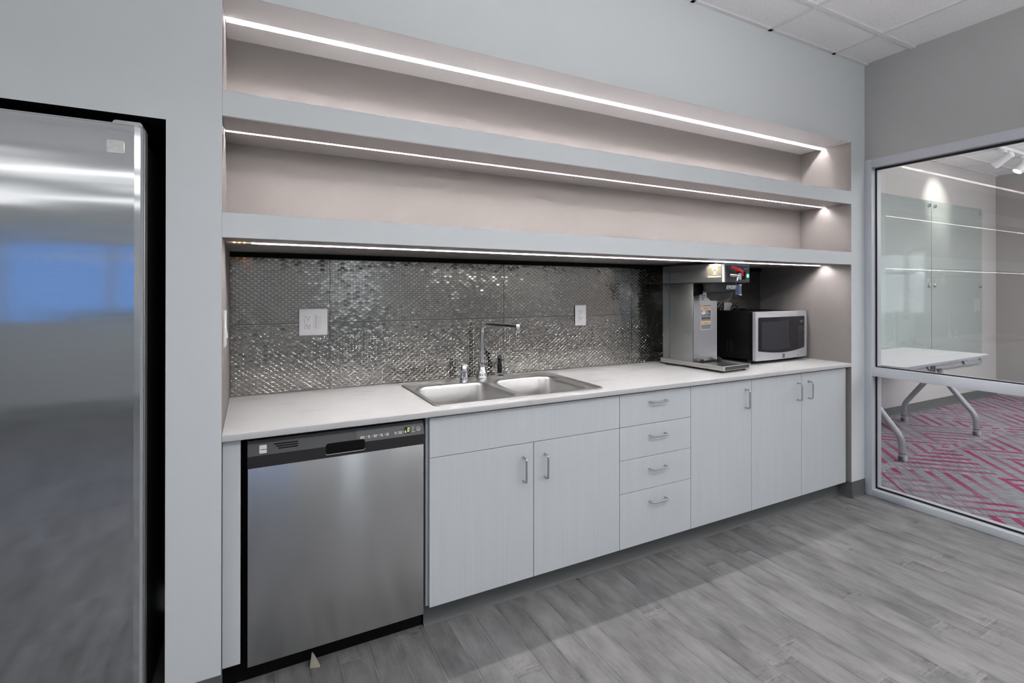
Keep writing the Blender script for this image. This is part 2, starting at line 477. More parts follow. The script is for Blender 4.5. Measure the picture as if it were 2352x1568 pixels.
# front wall (pale grey), y = 0
bm = BM()
T = .10
def wbox(x0, x1, z0, z1, skip=()): box(bm, x0, x1, 0, T, z0, z1, skip=skip)
FX0, FX1, FZ = -1.16, -.149, 1.851
wbox(XL, FX0, 0, ZC + .02)
wbox(FX0, FX1, FZ, ZC + .02, skip=('+x', '-z'))
wbox(FX1, 0, 0, ZC + .02, skip=('-x', '+x', '+z'))
wbox(0, L, Z1, ZC + .02, skip=('-x', '+x', '-z'))
wbox(L, W + .06, 0, ZC + .02, skip=('-x',))
struct('wall_front', bm, M['wall'])
# refrigerator alcove lining, near-black to paint in its shade
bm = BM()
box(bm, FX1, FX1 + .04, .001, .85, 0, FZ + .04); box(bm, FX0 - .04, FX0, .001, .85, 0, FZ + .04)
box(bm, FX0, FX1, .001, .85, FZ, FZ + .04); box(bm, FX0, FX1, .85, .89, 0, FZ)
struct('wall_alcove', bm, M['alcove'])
# niche lining: sides, backs, top
bm = BM()
box(bm, -.10, 0, .0005, .70, 0, Z1 + .05); box(bm, L, L + .10, .0005, .70, 0, Z1 + .05)
box(bm, 0, L, D1, D1 + .1, Z5 + .04, Z1 + .05)
box(bm, 0, L, D2 + .010, D2 + .08, 0, Z5 + .05)
struct('wall_niche', bm, M['taupe'])
def grooved(y0, y1, z0, z1, ga, gb, gd, lip=0.0):
    """section in (y, z) of a slab whose underside holds a groove from ga to gb, gd deep"""
    return [(y0, z1), (y0, z0), (ga, z0), (ga, z0 + gd), (gb, z0 + gd), (gb, z0), (y1, z0), (y1, z1)]
def extrude_x(bm, prof, x0, x1):
    a = [bm.verts.new((x0, y, z)) for y, z in prof]; b = [bm.verts.new((x1, y, z)) for y, z in prof]
    n = len(prof); bm.faces.new(a); bm.faces.new(b[::-1])
    for i in range(n):
        j = (i + 1) % n; bm.faces.new((a[i], b[i], b[j], a[j]))
GA, GB = .164, .180
bm = BM(); extrude_x(bm, grooved(.0006, D1, Z1, Z1 + .05, GA, GB + .007, .012), 0, L)
struct('ceiling_niche', bm, M['soffit'])

# right wall above and beyond the glazing
FY1, FZT = -2.62, 2.183          # glazing ends / top
bm = BM()
box(bm, W, W + .11, FY1, 0, FZT, ZC + .02, skip=('+y',))
box(bm, W, W + .11, YB, FY1, 0, ZC + .02)
struct('wall_right', bm, M['grey'])
# walls behind the camera, with two unseen windows invented for daylight and reflections
bm = BM(); y0, y1 = YB - .1, YB
added_wins = [(-3.3, -.42, .95, 1.86), (1.18, 2.02, .12, 1.86)]
xs = [XL - .1, -3.3, -.42, 1.18, 2.02, W + .1]
box(bm, xs[0], xs[1], y0, y1, 0, ZC + .02); box(bm, xs[2], xs[3], y0, y1, 0, ZC + .02); box(bm, xs[4], xs[5], y0, y1, 0, ZC + .02)
for a, b, c, d in added_wins:
    box(bm, a, b, y0, y1, 0, c); box(bm, a, b, y0, y1, d, ZC + .02)
struct('wall_back', bm, M['wall'])
for i, (a, b, c, d) in enumerate(added_wins):
    bm = BM(); t = .045
    box(bm, a, b, y0 + .02, y1 - .01, c, c + t); box(bm, a, b, y0 + .02, y1 - .01, d - t, d)
    n = 3 if i == 0 else 1
    for k in range(n + 1):
        x = a + (b - a - t) * k / n; box(bm, x, x + t, y0 + .02, y1 - .01, c + t, d - t)
    w = struct(f'window_{i + 2}', bm, M['frame'])
    g = BM(); box(g, a + t, b - t, y0 + .045, y0 + .051, c + t, d - t); obj('pane', g, M['glass'], w, origin=(0, 0, 0))
bm = BM(); box(bm, XL - .1, XL, YB, 0, 0, ZC + .02); struct('wall_left', bm, M['wall'])

# meeting room shell
bm = BM(); box(bm, W + .11, XF + .1, YM, YM + .1, 0, ZC + .05); struct('wall_meeting_rear', bm, M['nextwall'])
bm = BM(); box(bm, W + .06, W + .11, .0, YM, 0, ZC + .05); struct('wall_meeting_left', bm, M['nextwall'])
bm = BM(); wy0, wy1, wz0, wz1 = -2.3, .20, .45, 1.92
box(bm, XF, XF + .1, wy1, YM, 0, ZC + .05); box(bm, XF, XF + .1, YB, wy0, 0, ZC + .05)
box(bm, XF, XF + .1, wy0, wy1, 0, wz0); box(bm, XF, XF + .1, wy0, wy1, wz1, ZC + .05)
struct('wall_meeting_right', bm, M['farwall'])
bm = BM(); box(bm, W + .11, XF + .1, YB - .1, YB, 0, ZC + .05); struct('wall_meeting_near', bm, M['nextwall'])
bm = BM(); t = .05
box(bm, XF + .02, XF + .08, wy0, wy1, wz0, wz0 + t); box(bm, XF + .02, XF + .08, wy0, wy1, wz1 - t, wz1); box(bm, XF + .02, XF + .08, wy0, wy1, 1.585, 1.625)
for y in (wy0, wy0 + .8, wy1 - .85, wy1 - .30, wy1 - t): box(bm, XF + .02, XF + .08, y, y + t, wz0 + t, wz1 - t)
w = struct('window_4', bm, M['frame'])
g = BM(); box(g, XF + .045, XF + .051, wy0 + t, wy1 - t, wz0 + t, wz1 - t); obj('pane', g, M['glass'], w, origin=(0, 0, 0))

# rubber bases
def base_strip(bm, p0, p1, nrm, h=.1005):
    """cove base along p0-p1, nrm = direction out of the wall"""
    p0 = Vector((*p0, 0)); p1 = Vector((*p1, 0)); n = Vector((*nrm, 0))
    prof = [(0, 0), (0, h), (.003, h), (.004, .022), (.008, .008), (.014, .001), (.014, 0)]
    a = [bm.verts.new(p0 + n * d + Vector((0, 0, z))) for d, z in prof]; b = [bm.verts.new(p1 + n * d + Vector((0, 0, z))) for d, z in prof]
    k = len(prof); bm.faces.new(a); bm.faces.new(b[::-1])
    for i in range(k):
        j = (i + 1) % k; bm.faces.new((a[i], b[i], b[j], a[j]))
bm = BM(); base_strip(bm, (FX1, -.0005), (.0, -.0005), (0, -1)); struct('baseboard_left', bm, M['base'])
bm = BM(); base_strip(bm, (L, -.0005), (W - .001, -.0005), (0, -1)); base_strip(bm, (L - .0005, -.002), (L - .0005, .085), (-1, 0)); struct('baseboard_right', bm, M['base'])
bm = BM(); base_strip(bm, (.690, .0795), (L - .014, .0795), (0, -1), .0945); box(bm, .6895, L - .001, .0805, .10, 0, .0945); box(bm, .6895, .692, .0805, .6, 0, .0945)
struct('baseboard_front', bm, M['base'])
bm = BM(); base_strip(bm, (W + .115, YM - .0005), (XF, YM - .0005), (0, -1), .1); struct('baseboard_meeting_room', bm, M['base'])

# interior glazing (kitchen / meeting room)
xg = W + .048                                   # pane
def ring(bm, x0, x1, ya, yb, z0, z1, wl, wt, wb, bev=.0015):
    box(bm, x0, x1, ya - wl, ya, z0, z1, bev); box(bm, x0, x1, yb, yb + wl, z0, z1, bev)
    box(bm, x0 + .0002, x1 - .0002, yb + wl - .001, ya - wl + .001, z1 - wt, z1, bev); box(bm, x0 + .0002, x1 - .0002, yb + wl - .001, ya - wl + .001, z0, z0 + wb, bev)
ZR0, ZR1 = .777, .833
bm = BM(); ring(bm, W - .004, xg - .006, -.0005, FY1, .001, FZT, .0425, .054, .041)
box(bm, W - .0038, xg - .0062, FY1 + .04, -.041, ZR0, ZR1, .0015)
win = struct('window_1', bm, M['frame'])
bm = BM(); ring(bm, xg - .0058, xg - .0032, -.002, FY1, .003, FZT - .002, .050, .066, .050, 0); box(bm, xg - .0057, xg - .0033, FY1 + .04, -.04, ZR0 - .006, ZR1 + .007)
obj('gasket', bm, M['gasket'], win, origin=(0, 0, 0))
bm = BM(); ring(bm, xg + .0034, xg + .055, -.0005, FY1, .001, FZT, .0455, .058, .046); box(bm, xg + .0036, xg + .0548, FY1 + .04, -.044, ZR0 - .002, ZR1 + .002, .0015)
obj('rear_frame', bm, M['frame'], win, origin=(0, 0, 0))
for z0, z1 in ((ZR1 - .02, FZT - .03), (.02, ZR0 + .02)):
    bm = BM(); box(bm, xg - .003, xg + .003, FY1 + .02, -.02, z0, z1); obj('pane', bm, M['glass'], win, origin=(0, 0, 0))

# metal-look backsplash: two courses of embossed tiles with small stretched hexagons, each set at its own slight tilt
def backsplash():
    bm = BM(); rs = random.Random(3)
    y0 = D2 + .002
    seams = [0.0, .414, 1.334, 2.252, 3.170, L]; rows = [(ZT + .0005, 1.1765), (1.1795, 1.474)]
    px, pz = .0280, .0105
    ux, uz = px * .5, pz * .667
    for r0, r1 in rows:
        for s0, s1 in zip(seams, seams[1:]):
            a, b = s0 + .0012, s1 - .0012
            box(bm, a, b, y0 + .0012, y0 + .006, r0, r1)
            nz = int((r1 - r0) / pz) + 1; nx = int((b - a) / px) + 2
            for j in range(nz):
                zc = r0 + pz * (j + .35)
                for i in range(nx):
                    xc = a + px * (i + (.5 if j % 2 else 0))
                    tx, tz = rs.gauss(0, .017), rs.gauss(0, .025)
                    top = []; bot = []
                    for ang in range(6):
                        dx = (ux * .93, ux * .36, -ux * .36, -ux * .93, -ux * .36, ux * .36)[ang]
                        dz = (0, uz * .93, uz * .93, 0, -uz * .93, -uz * .93)[ang]
                        X, Z = xc + dx, zc + dz
                        bot.append((min(max(X, a), b), y0 + .0012, min(max(Z, r0), r1)))
                        X, Z = xc + dx * .84, zc + dz * .78
                        Xc, Zc = min(max(X, a), b), min(max(Z, r0), r1)
                        top.append((Xc, y0 + .0004 + (Xc - xc) * tx + (Zc - zc) * tz, Zc))
                    if max(p[0] for p in top) - min(p[0] for p in top) < .004 or max(p[2] for p in top) - min(p[2] for p in top) < .003: continue
                    t = [bm.verts.new(p) for p in top]; o = [bm.verts.new(p) for p in bot]
                    bm.faces.new(t[::-1])
                    for k in range(6):
                        n = (k + 1) % 6; bm.faces.new((o[n], o[k], t[k], t[n]))
    return bm
M['tile'] = pbr('pewter_glazed_tile', (.345, .335, .315), .14, metal=1)
struct('wall_backsplash', backsplash(), M['tile'], smooth=0, recalc=True)
bm = BM(); box(bm, 0, L, D2 - .006, D2 + .008, 1.4745, Z5 - .0005); struct('dark_band_1', bm, M['void'])  # dark band along the top of the backsplash

# ================================================================= SHELVES AND LED STRIPS
def shelf(label, z0, z1, depth, gd, lip):
    t = thing('display_shelf', label, 'shelf', (L / 2, 0, z0), 'shelves built into the wall niche')
    bm = BM(); box(bm, .0005, L - .0005, .0, .012, z0, z1); obj('fascia', bm, M['wall'], t)
    bm = BM(); extrude_x(bm, grooved(.0121, depth - .001, z0 + .0004, z1 - .003, GA, GB, gd), .0008, L - .0008); obj('shelf_board', bm, M['taupe'], t)
    bm = BM(); box(bm, .0008, L - .0008, .0121, D1 - .001, z1 - .0028, z1 - .0002); obj('shelf_top', bm, M['shelf_top'], t)
    return t
shelf('upper of two full-width shelves, pale fascia, between the two open niches', Z3, Z2, D1, .008, 0)
shelf('lower of two full-width shelves, pale fascia, right above the metallic backsplash', Z5, Z4, D2, .006, 0)

def led(label, z, gd, x0, x1, em, lip, mat, y0=GA, y1=GB):
    """strip light in the groove; em = (ya, yb) of the emitting tape"""
    t = thing('led_strip', label, 'led strip', ((x0 + x1) / 2, (y0 + y1) / 2, z), 'led strips under shelves and niche top')
    bm = BM()
    box(bm, x0, x1, y0 + .0002, y1 - .0002, z + gd - .0016, z + gd - .0004)
    box(bm, x0, x1, y0 + .0002, y0 + .0012, z, z + gd - .0016)
    box(bm, x0, x1, y1 - .0012, y1 - .0002, z - lip, z + gd - .0016)
    obj('channel', bm, M['led_shell'], t)
    bm = BM(); box(bm, x0 + .001, x1 - .001, em[0], em[1], z + gd - .0034, z + gd - .0018); obj('light_tape', bm, mat, t, origin=(0, 0, z))
    return t
led('topmost led strip, thick white line under the niche ceiling', Z1, .012, .004, L - .004, (.1665, .1715), .009, LED[0], GA, GB + .007)
led('middle led strip, dotted line under the upper shelf', Z3, .008, .004, L - .004, (.1695, .1745), .0006, LED[1])
t3 = led('lowest led strip, thin line under the lower shelf above the worktop', Z5, .006, .085, L - .03, (.1695, .1745), .0035, LED[2])
for k, x in enumerate((.030, .046, .062)):
    bm = BM(); lathe(bm, [(.0005, -.003), (.003, -.002), (.004, .0015), (.004, .003)], Matrix.Translation((x, .172, Z5)), 10)
    obj('diode', bm, M['amber'], t3)
bm = BM(); tube(bm, [(.006, .172, Z5 - .001), (.09, .172, Z5 - .001)], .0018, 8); obj('wire', bm, M['white_plastic'], t3)

# ================================================================= WORKTOP, SINK, TAP
RX0, RX1, RY0, RY1 = .733, 1.580, .056, .590
bm = BM(); e = .0012
vs = box(bm, e, L - e, -.0012, RY0 + .02, ZB, ZT)
ed = [x for x in bm.edges if all(abs(v.co.y + .0012) < 1e-5 for v in x.verts) and abs(x.verts[0].co.z - x.verts[1].co.z) < 1e-5]
bmesh.ops.bevel(bm, geom=ed, offset=.003, segments=3, affect='EDGES', profile=.5)
box(bm, e, RX0 + .02, RY0 + .02, D2 - .002, ZB, ZT, skip=('-y',)); box(bm, RX1 - .02, L - e, RY0 + .02, D2 - .002, ZB, ZT, skip=('-y',)); box(bm, RX0 + .02, RX1 - .02, RY1 - .02, D2 - .002, ZB, ZT, skip=('-x', '+x'))
tag(obj('worktop', bm, M['counter'], origin=(0, 0, ZB)), 'long white marbled laminate worktop running the full width of the niche', 'worktop')

sk = thing('sink', 'double-bowl stainless steel drop-in sink set in the white worktop', 'sink', ((RX0 + RX1) / 2, .32, ZT))
def loop(bm, pts, z): return [bm.verts.new((x, y, z)) for x, y in pts]
def bridge(bm, a, b):
    n = len(a)
    for i in range(n):
        j = (i + 1) % n; bm.faces.new((a[i], a[j], b[j], b[i]))
def inset(x0, x1, y0, y1, r, d, n=7): return rrect(x0 + d, x1 - d, y0 + d, y1 - d, max(r - d, .004), n)
bm = BM()
R0 = (RX0, RX1, RY0, RY1, .032)
l0 = loop(bm, inset(*R0, 0), ZT + .0004); l1 = loop(bm, inset(*R0, .003), ZT + .005); l2 = loop(bm, inset(*R0, .010), ZT + .0058); l3 = loop(bm, inset(*R0, .018), ZT + .0022)
for a, b in ((l0, l1), (l1, l2), (l2, l3)): bridge(bm, a, b)
bowls = [(.762, 1.140, .086, .492, .085), (1.166, 1.532, .086, .492, .085)]
hl = []
for bw in bowls:
    hl.append(loop(bm, inset(*bw, -.006), ZT + .0022))
edges = []
for lp in [l3] + hl:
    for i in range(len(lp)):
        a, b = lp[i], lp[(i + 1) % len(lp)]
        edges.append(bm.edges.get((a, b)) or bm.edges.new((a, b)))
bmesh.ops.triangle_fill(bm, use_beauty=True, edges=edges)
# the front ledge carries a row of pressed ribs
obj('rim', bm, M['sink'], sk, smooth=50)
for bw in bowls:
    bm = BM(); lps = []
    for d, z in ((-.006, .0022), (-.002, .001), (.002, -.003), (.006, -.012), (.016, -.08), (.022, -.135), (.030, -.155), (.046, -.166), (.075, -.170)):
        lps.append(loop(bm, inset(*bw, d), ZT + z))
    for a, b in zip(lps, lps[1:]): bridge(bm, a, b)
    bm.faces.new(lps[-1])
    bowl = obj('bowl', bm, M['sink'], sk, smooth=60)
    bmesh_c = Matrix.Translation(((bw[0] + bw[1]) / 2, (bw[2] + bw[3]) / 2, ZT - .1698))
    bm = BM(); lathe(bm, [(.002, .0008), (.030, .001), (.044, .0022), (.047, .0004)], bmesh_c, 24, caps=False); obj('drain', bm, M['nickel'], bowl)

zd = ZT + .0026
fa = thing('faucet', 'tall chrome swivel faucet standing in the middle of the sink ledge', 'faucet', (1.166, .573, zd))
bm = BM(); lathe(bm, [(.031, 0), (.0315, .004), (.030, .008), (.0285, .020), (.024, .040), (.0185, .058), (.0165, .070), (.0175, .073), (.0175, .079), (.0135, .083), (.0135, .09)], Matrix.Translation((1.166, .573, zd)), 32); obj('body', bm, M['chrome'], fa)
bm = BM(); tube(bm, bend([(1.166, .573, zd + .085), (1.166, .573, 1.151), (1.252, .344, 1.147)], .05, 10), .0105, 18); obj('spout', bm, M['chrome'], fa)
bm = BM(); lathe(bm, [(.010, -.026), (.0105, -.025), (.0105, -.010), (.0125, -.009), (.0130, .014), (.0115, .017)], Matrix.Translation((1.254, .339, 1.146)), 24); obj('aerator', bm, M['chrome'], fa)
fl = thing('faucet_lever', 'chrome lever handle left of the tall faucet on the sink ledge', 'faucet handle', (1.058, .560, zd))
bm = BM(); lathe(bm, [(.0225, 0), (.0225, .003), (.0205, .010), (.0195, .036), (.0205, .038), (.0205, .043), (.018, .046), (.0175, .068), (.014, .074), (.004, .076)], Matrix.Translation((1.058, .560, zd)), 28); obj('body', bm, M['chrome'], fl)
bm = BM(); prism(bm, [(-.034, .089), (-.030, .095), (-.012, .096), (.008, .088), (.020, .074), (.022, .060), (.014, .060), (.004, .072), (-.020, .084)], .026, wallm(1.056, .573, zd)); obj('lever', bm, M['chrome'], fl)
sp = thing('side_sprayer', 'black pull-out side sprayer right of the faucet on the sink ledge', 'sprayer', (1.275, .582, zd))
bm = BM(); lathe(bm, [(.024, 0), (.024, .003), (.018, .010), (.0135, .013), (.0135, .018)], Matrix.Translation((1.275, .582, zd)), 24); obj('flange', bm, M['chrome'], sp)
bm = BM(); lathe(bm, [(.0115, .012), (.013, .03), (.013, .055), (.0105, .072), (.0095, .086)], Matrix.Translation((1.275, .582, zd)), 20); obj('grip', bm, M['black_gloss'], sp)
bm = BM(); tube(bm, [(1.277, .582, zd + .082), (1.272, .578, zd + .096), (1.266, .568, zd + .106), (1.262, .556, zd + .109)], [.009, .0115, .0125, .0105], 18); obj('spray_head', bm, M['black_gloss'], sp)

# ================================================================= CABINETS
YF = .025                                     # face of the fronts
DT = .019
def front(name, x0, x1, z0, z1, parent):
    bm = BM(); box(bm, x0 + .0015, x1 - .0015, YF, YF + DT, z0 + .0012, z1 - .0012, .0008, 1)
    return obj(name, bm, M['cab'], parent)
def handle(parent, x, z, vertical=True):
    h = .0505; st = .030
    if vertical: pts = [(x, YF + .001, z - h), (x, YF - st, z - h), (x, YF - st, z + h), (x, YF + .001, z + h)]
    else: pts = [(x - h, YF + .001, z), (x - h, YF - st, z), (x + h, YF - st, z), (x + h, YF + .001, z)]
    bm = BM(); tube(bm, bend(pts, .012, 5), .0042, 12); return obj('handle', bm, M['nickel'], parent)
Z0, ZTOP = .0945, .832
def cabinet(label, x0, x1, group=None):
    t = thing('base_cabinet', label, 'cabinet', ((x0 + x1) / 2, .3, Z0), group)
    bm = BM(); box(bm, x0 + .0006, x1 - .0006, YF + DT + .0012, YF + DT + .0016, Z0, ZB - .001)       # dark shadow line behind the fronts
    tk = .016
    box(bm, x0 + .0006, x0 + tk, YF + DT + .0016, .62, Z0, ZB - .001); box(bm, x1 - tk, x1 - .0006, YF + DT + .0016, .62, Z0, ZB - .001)
    box(bm, x0 + tk, x1 - tk, YF + DT + .0016, .62, Z0, Z0 + tk); box(bm, x0 + tk, x1 - tk, .60, .62, Z0 + tk, ZB - .001)
    obj('carcass', bm, M['cabin'], t)
    return t
X0, X1, X2, X3, X4, X5 = .698, 1.636, 2.104, 2.575, 3.029, 3.490
g_ = 'pale grey base cabinets under the worktop'
c = cabinet('wide pale grey sink cabinet with two doors beside the dishwasher', X0 - .008, X1, g_)
front('false_front', X0, X1, .675, ZTOP, c)
for i, (a, b, hx) in enumerate(((X0, 1.166, 1.114), (1.166, X1, 1.221))):
    d = front('door', a, b, Z0, .675, c); handle(d, hx, .567)
bm = BM(); box(bm, X0 - .0085, X0 + .003, YF + DT + .001, .60, Z0, ZTOP); obj('end_panel', bm, M['cab'], c)
c = cabinet('pale grey cabinet of four stacked drawers', X1, X2, g_)
for a, b, hz in ((.675, ZTOP, .783), (.516, .675, .617), (.357, .516, .455), (Z0, .357, .295)):
    d = front('drawer', X1, X2, a, b, c); handle(d, 1.872, hz, False)
c = cabinet('pale grey single-door cabinet right of the drawers', X2, X3, g_)
d = front('door', X2, X3, Z0, ZTOP, c); handle(d, 2.524, .729)
c = cabinet('pale grey two-door cabinet at the right end below the microwave', X3, X5, g_)
d = front('door', X3, X4, Z0, ZTOP, c); handle(d, 2.987, .727)
d = front('door', X4, X5, Z0, ZTOP, c); handle(d, 3.093, .728)
bm = BM(); box(bm, X5 + .0012, L - .0008, YF + .03, YF + .05, Z0, ZB - .001); tag(obj('filler_strip', bm, M['olive']), 'narrow dark vertical filler strip at right end of the base cabinets', 'filler strip')
bm = BM(); box(bm, .0015, .0535, YF, YF + .019, .100, ZB - .001, .0008, 1); tag(obj('filler_board', bm, M['cab']), 'narrow pale grey upright panel left of the dishwasher', 'filler panel')

# ================================================================= DISHWASHER
dw = thing('dishwasher', 'built-in dishwasher with brushed steel door and black control panel', 'dishwasher', (.374, .3, 0))
YD = .022
bm = BM(); box(bm, .074, .675, YD, YD + .04, .0805, .7365, .002, 2); obj('door', bm, M['dw_steel'], dw, origin=(.374, .75, .4))
bm = BM(); box(bm, .060, .688, YD + .045, .60, .085, .836); obj('tub', bm, M['void'], dw)
bm = BM(); box(bm, .004, .686, .085, .105, 0, .098); obj('kick_plate', bm, M['void'], dw)
# control panel: leaning upper face, plainer lower face
bm = BM()
pr = [(YD + .004, .7372), (YD - .002, .742), (YD - .004, .7775), (YD + .016, .824), (YD + .04, .826), (YD + .04, .7372)]
extrude_x(bm, [(y, z) for y, z in pr], .0735, .6765)
cp = obj('control_panel', bm, [M['charcoal']], dw, smooth=20)
a_ = math.atan2(.020, .0465)
def panelm(x, s, out=.0008):
    """frame on the leaning face; s = distance up from its lower edge"""
    y = YD - .004 + math.sin(a_) * s; z = .7775 + math.cos(a_) * s
    R = Matrix(((1, 0, 0), (0, math.sin(a_), -math.cos(a_)), (0, math.cos(a_), math.sin(a_))))
    mm = Matrix.Translation((x, y, z)) @ R.to_4x4()
    return mm @ Matrix.Translation((0, 0, out))
def flat(name, pts, m, mat, parent, depth=.0006, lab=None):
    bm = BM(); prism(bm, pts, depth, m); o = obj(name, bm, mat, parent, smooth=0)
    if lab: o['label'] = lab
    return o
bm = BM(); box(bm, .0745, .6755, YD - .0045, YD + .002, .7385, .7768); obj('lower_band', bm, M['black'], cp)
flat('touch_panel', [(.425, -.001), (.672, -.001), (.672, .043), (.425, .043)], panelm(0, 0, -.0004), M['charcoal2'], cp)
bm = BM(); prism(bm, rrect(.318, .452, .749, .7865, .008, 4), .006, wallm(0, YD + .0005, 0)); obj('handle_recess', bm, M['void'], cp)
bm = BM(); tube(bm, bend([(.317, YD - .0062, .753), (.3195, YD - .0062, .7487), (.448, YD - .0062, .7487), (.453, YD - .0062, .754)], .003, 3), .0011, 8); obj('recess_lip', bm, M['nickel'], cp)
for k, (xa, z) in enumerate(((.153, .029), (.160, .0215), (.166, .014))):
    flat('vent_slot', [(xa, z), (.228, z), (.228, z + .0042), (xa, z + .0042)], panelm(0, 0, -.0002), M['void'], cp)
bd = flat('badge', rrect(.1085, .131, .006, .033, .002, 3), panelm(0, 0, .0002), M['ink'], cp)
flat('badge_curve', [(.1095, .0195), (.116, .0165), (.1225, .0175), (.131, .0165), (.131, .0185), (.1225, .0195), (.116, .019)], panelm(0, 0, .0009), M['charcoal'], bd, .0003)
# printed legends, all one layer of ink
bm = BM()
def bar(x0, x1, z0, z1): prism(bm, [(x0, z0), (x1, z0), (x1, z1), (x0, z1)], .0003, panelm(0, 0, .0004))
rs = random.Random(5)
x = .436
for k in range(5):
    w = (.018, .011, .015, .012, .012)[k]
    for r in range(3): bar(x + (.002 if r == 2 else 0) * (k % 2), x + w - rs.uniform(0, .003), .0135 - r * .0035 + .004, .0155 - r * .0035 + .004)
    if k < 4: bar(x + w + .0042, x + w + .0050, .010, .020)
    x += w + .0095
obj('cycle_legend', bm, M['ink'], cp, smooth=0); bm = BM()
x += .010
for k in range(3):
    w = (.008, .016, .012)[k]
    for r in range(3): bar(x + .001 * r, x + w - rs.uniform(0, .002), .0135 - r * .0035 + .004, .0155 - r * .0035 + .004)
    if k < 2: bar(x + w + .0030, x + w + .0038, .010, .020)
    x += w + .0065
obj('option_legend', bm, M['ink'], cp, smooth=0); bm = BM()
for r in range(3): bar(.6295, .6295 + (.011, .009, .007)[r], .0290 - r * .006, .0303 - r * .006)
bar(.6275, .641, .0115, .0130)
obj('indicator_legend', bm, M['ink'], cp, smooth=0)
flat('display', [(.600, .010), (.622, .010), (.622, .033), (.600, .033)], panelm(0, 0, .0003), M['black_gloss'], cp)
def seg(cx, cz, h, w, on):
    """seven-segment digit outline pieces"""
    t = .0016; q = {'a': (-w, w, h - t, h), 'g': (-w, w, -t / 2, t / 2), 'd': (-w, w, -h, -h + t), 'f': (-w, -w + t, 0, h), 'b': (w - t, w, 0, h), 'e': (-w, -w + t, -h, 0), 'c': (w - t, w, -h, 0)}
    for k in on:
        x0, x1, z0, z1 = q[k]
        prism(bm, [(cx + x0 + .0015 * z0 / h, cz + z0), (cx + x1 + .0015 * z0 / h, cz + z0), (cx + x1 + .0015 * z1 / h, cz + z1), (cx + x0 + .0015 * z1 / h, cz + z1)], .0003, panelm(0, 0, .0011))
bm = BM(); seg(.6055, .0205, .0075, .0026, 'ed'); seg(.6155, .022, .0075, .0032, 'abcdef'); obj('display_digits', bm, M['lo'], cp, smooth=0)
bm = BM()
n = 28
for k in range(n):
    a, b = 2 * PI * k / n, 2 * PI * (k + 1) / n
    prism(bm, [(.6545 + r * math.cos(t), .021 + r * 1.05 * math.sin(t)) for r, t in ((.0068, a), (.0080, a), (.0080, b), (.0068, b))], .0003, panelm(0, 0, .0004))
for q in ([(.6535, .0215), (.6535, .025), (.6565, .0232)], [(.650, .0165), (.659, .0165), (.659, .0178), (.650, .0178)], [(.6495, .0195), (.6595, .0195), (.6595, .0203), (.6495, .0203)]):
    prism(bm, q, .0003, panelm(0, 0, .0004))
obj('start_button', bm, M['ink'], cp, smooth=0)
bm = BM(); box(bm, .55, .60, .0835, .0846, .056, .058); obj('kick_clip', bm, M['nickel'], dw)
bm = BM()
a = [(.268, .040, .001), (.300, .030, .001), (.283, .055, .030), (.276, .06, .038)]
v = [bm.verts.new(p) for p in a] + [bm.verts.new((p[0] + .002, p[1] + .004, p[2] + .003)) for p in a]
bm.faces.new((v[0], v[1], v[2], v[3])); bm.faces.new((v[7], v[6], v[5], v[4]))
for i in range(4):
    j = (i + 1) % 4; bm.faces.new((v[i], v[i + 4], v[j + 4], v[j]))
tag(obj('paper_scrap', bm, M['scrap']), 'small tan curled scrap leaning at the foot of the dishwasher', 'scrap')

# ================================================================= REFRIGERATOR
fr = thing('refrigerator', 'stainless steel refrigerator in the shade-darkened recess at left', 'refrigerator', (-.65, .35, 0))
ya = -.032
bm = BM(); box(bm, -1.105, -.208, .05, .80, .02, 1.790, .004); obj('cabinet', bm, M['fridge_body'], fr)
bm = BM()
pr = [(-1.112, ya + .012), (-1.104, ya + .003), (-1.09, ya), (-.222, ya), (-.208, ya + .004), (-.2015, ya + .014)]
prism(bm, pr + [(-.2015, ya + .066), (-1.112, ya + .066)], 1.745, Matrix.Translation((0, 0, .07)))
bmesh.ops.bevel(bm, geom=[e for e in bm.edges if all(v.co.z > 1.80 for v in e.verts)], offset=.006, segments=3, affect='EDGES')
door = obj('door', bm, [M['fridge_steel']], fr, smooth=9, origin=(-.65, 0, 0))
bm = BM(); box(bm, -.2013, -.1985, ya + .016, ya + .060, .075, 1.806, .001); obj('door_edge', bm, M['fridge_side'], door)
bm = BM(); box(bm, -1.10, -.212, ya + .067, .049, .075, 1.80); obj('door_gasket', bm, M['fridge_side'], door)
bm = BM(); box(bm, -.222, -.2035, .050, .060, .06, 1.788); obj('cabinet_edge', bm, M['fridge_side'], fr)
bm = BM(); prism(bm, rrect(-.278, -.206, 0, .020, .009, 4), .075, Matrix(((1, 0, 0, 0), (0, 0, 1, ya + .022), (0, 1, 0, 1.808), (0, 0, 0, 1)))); obj('hinge_cover', bm, M['fridge_side'], fr)
bm = BM(); tube(bm, bend([(-1.03, ya, .75), (-1.03, ya - .05, .75), (-1.03, ya - .05, 1.55), (-1.03, ya, 1.55)], .03, 5), .011, 14); obj('handle', bm, M['nickel'], door)
bx, bz = -.266, 1.7435
bm = BM(); prism(bm, rrect(-.020, .020, -.0185, .0185, .004, 4), .0022, wallm(bx, ya + .0002, bz)); bg = obj('badge', bm, M['badge'], door)
bm = BM()
tube(bm, [(bx - .019 + .038 * k / 12, ya - .0022, bz - .006 + .009 * math.sin(PI * max(0, (k - 2) / 10) ** .9) - (.001 if k < 2 else 0)) for k in range(13)], .0009, 6)
tube(bm, [(bx + .005 + .0145 * k / 5, ya - .0022, bz - .007 - .003 * math.sin(PI * .5 * k / 5)) for k in range(6)], .0008, 6)
obj('badge_swoosh', bm, M['white_metal'], bg)
text('badge_lettering', 'Kenmore', .0072, M['white_metal'], bg, wallm(bx + .002, ya - .0022, bz + .0095), .0003)

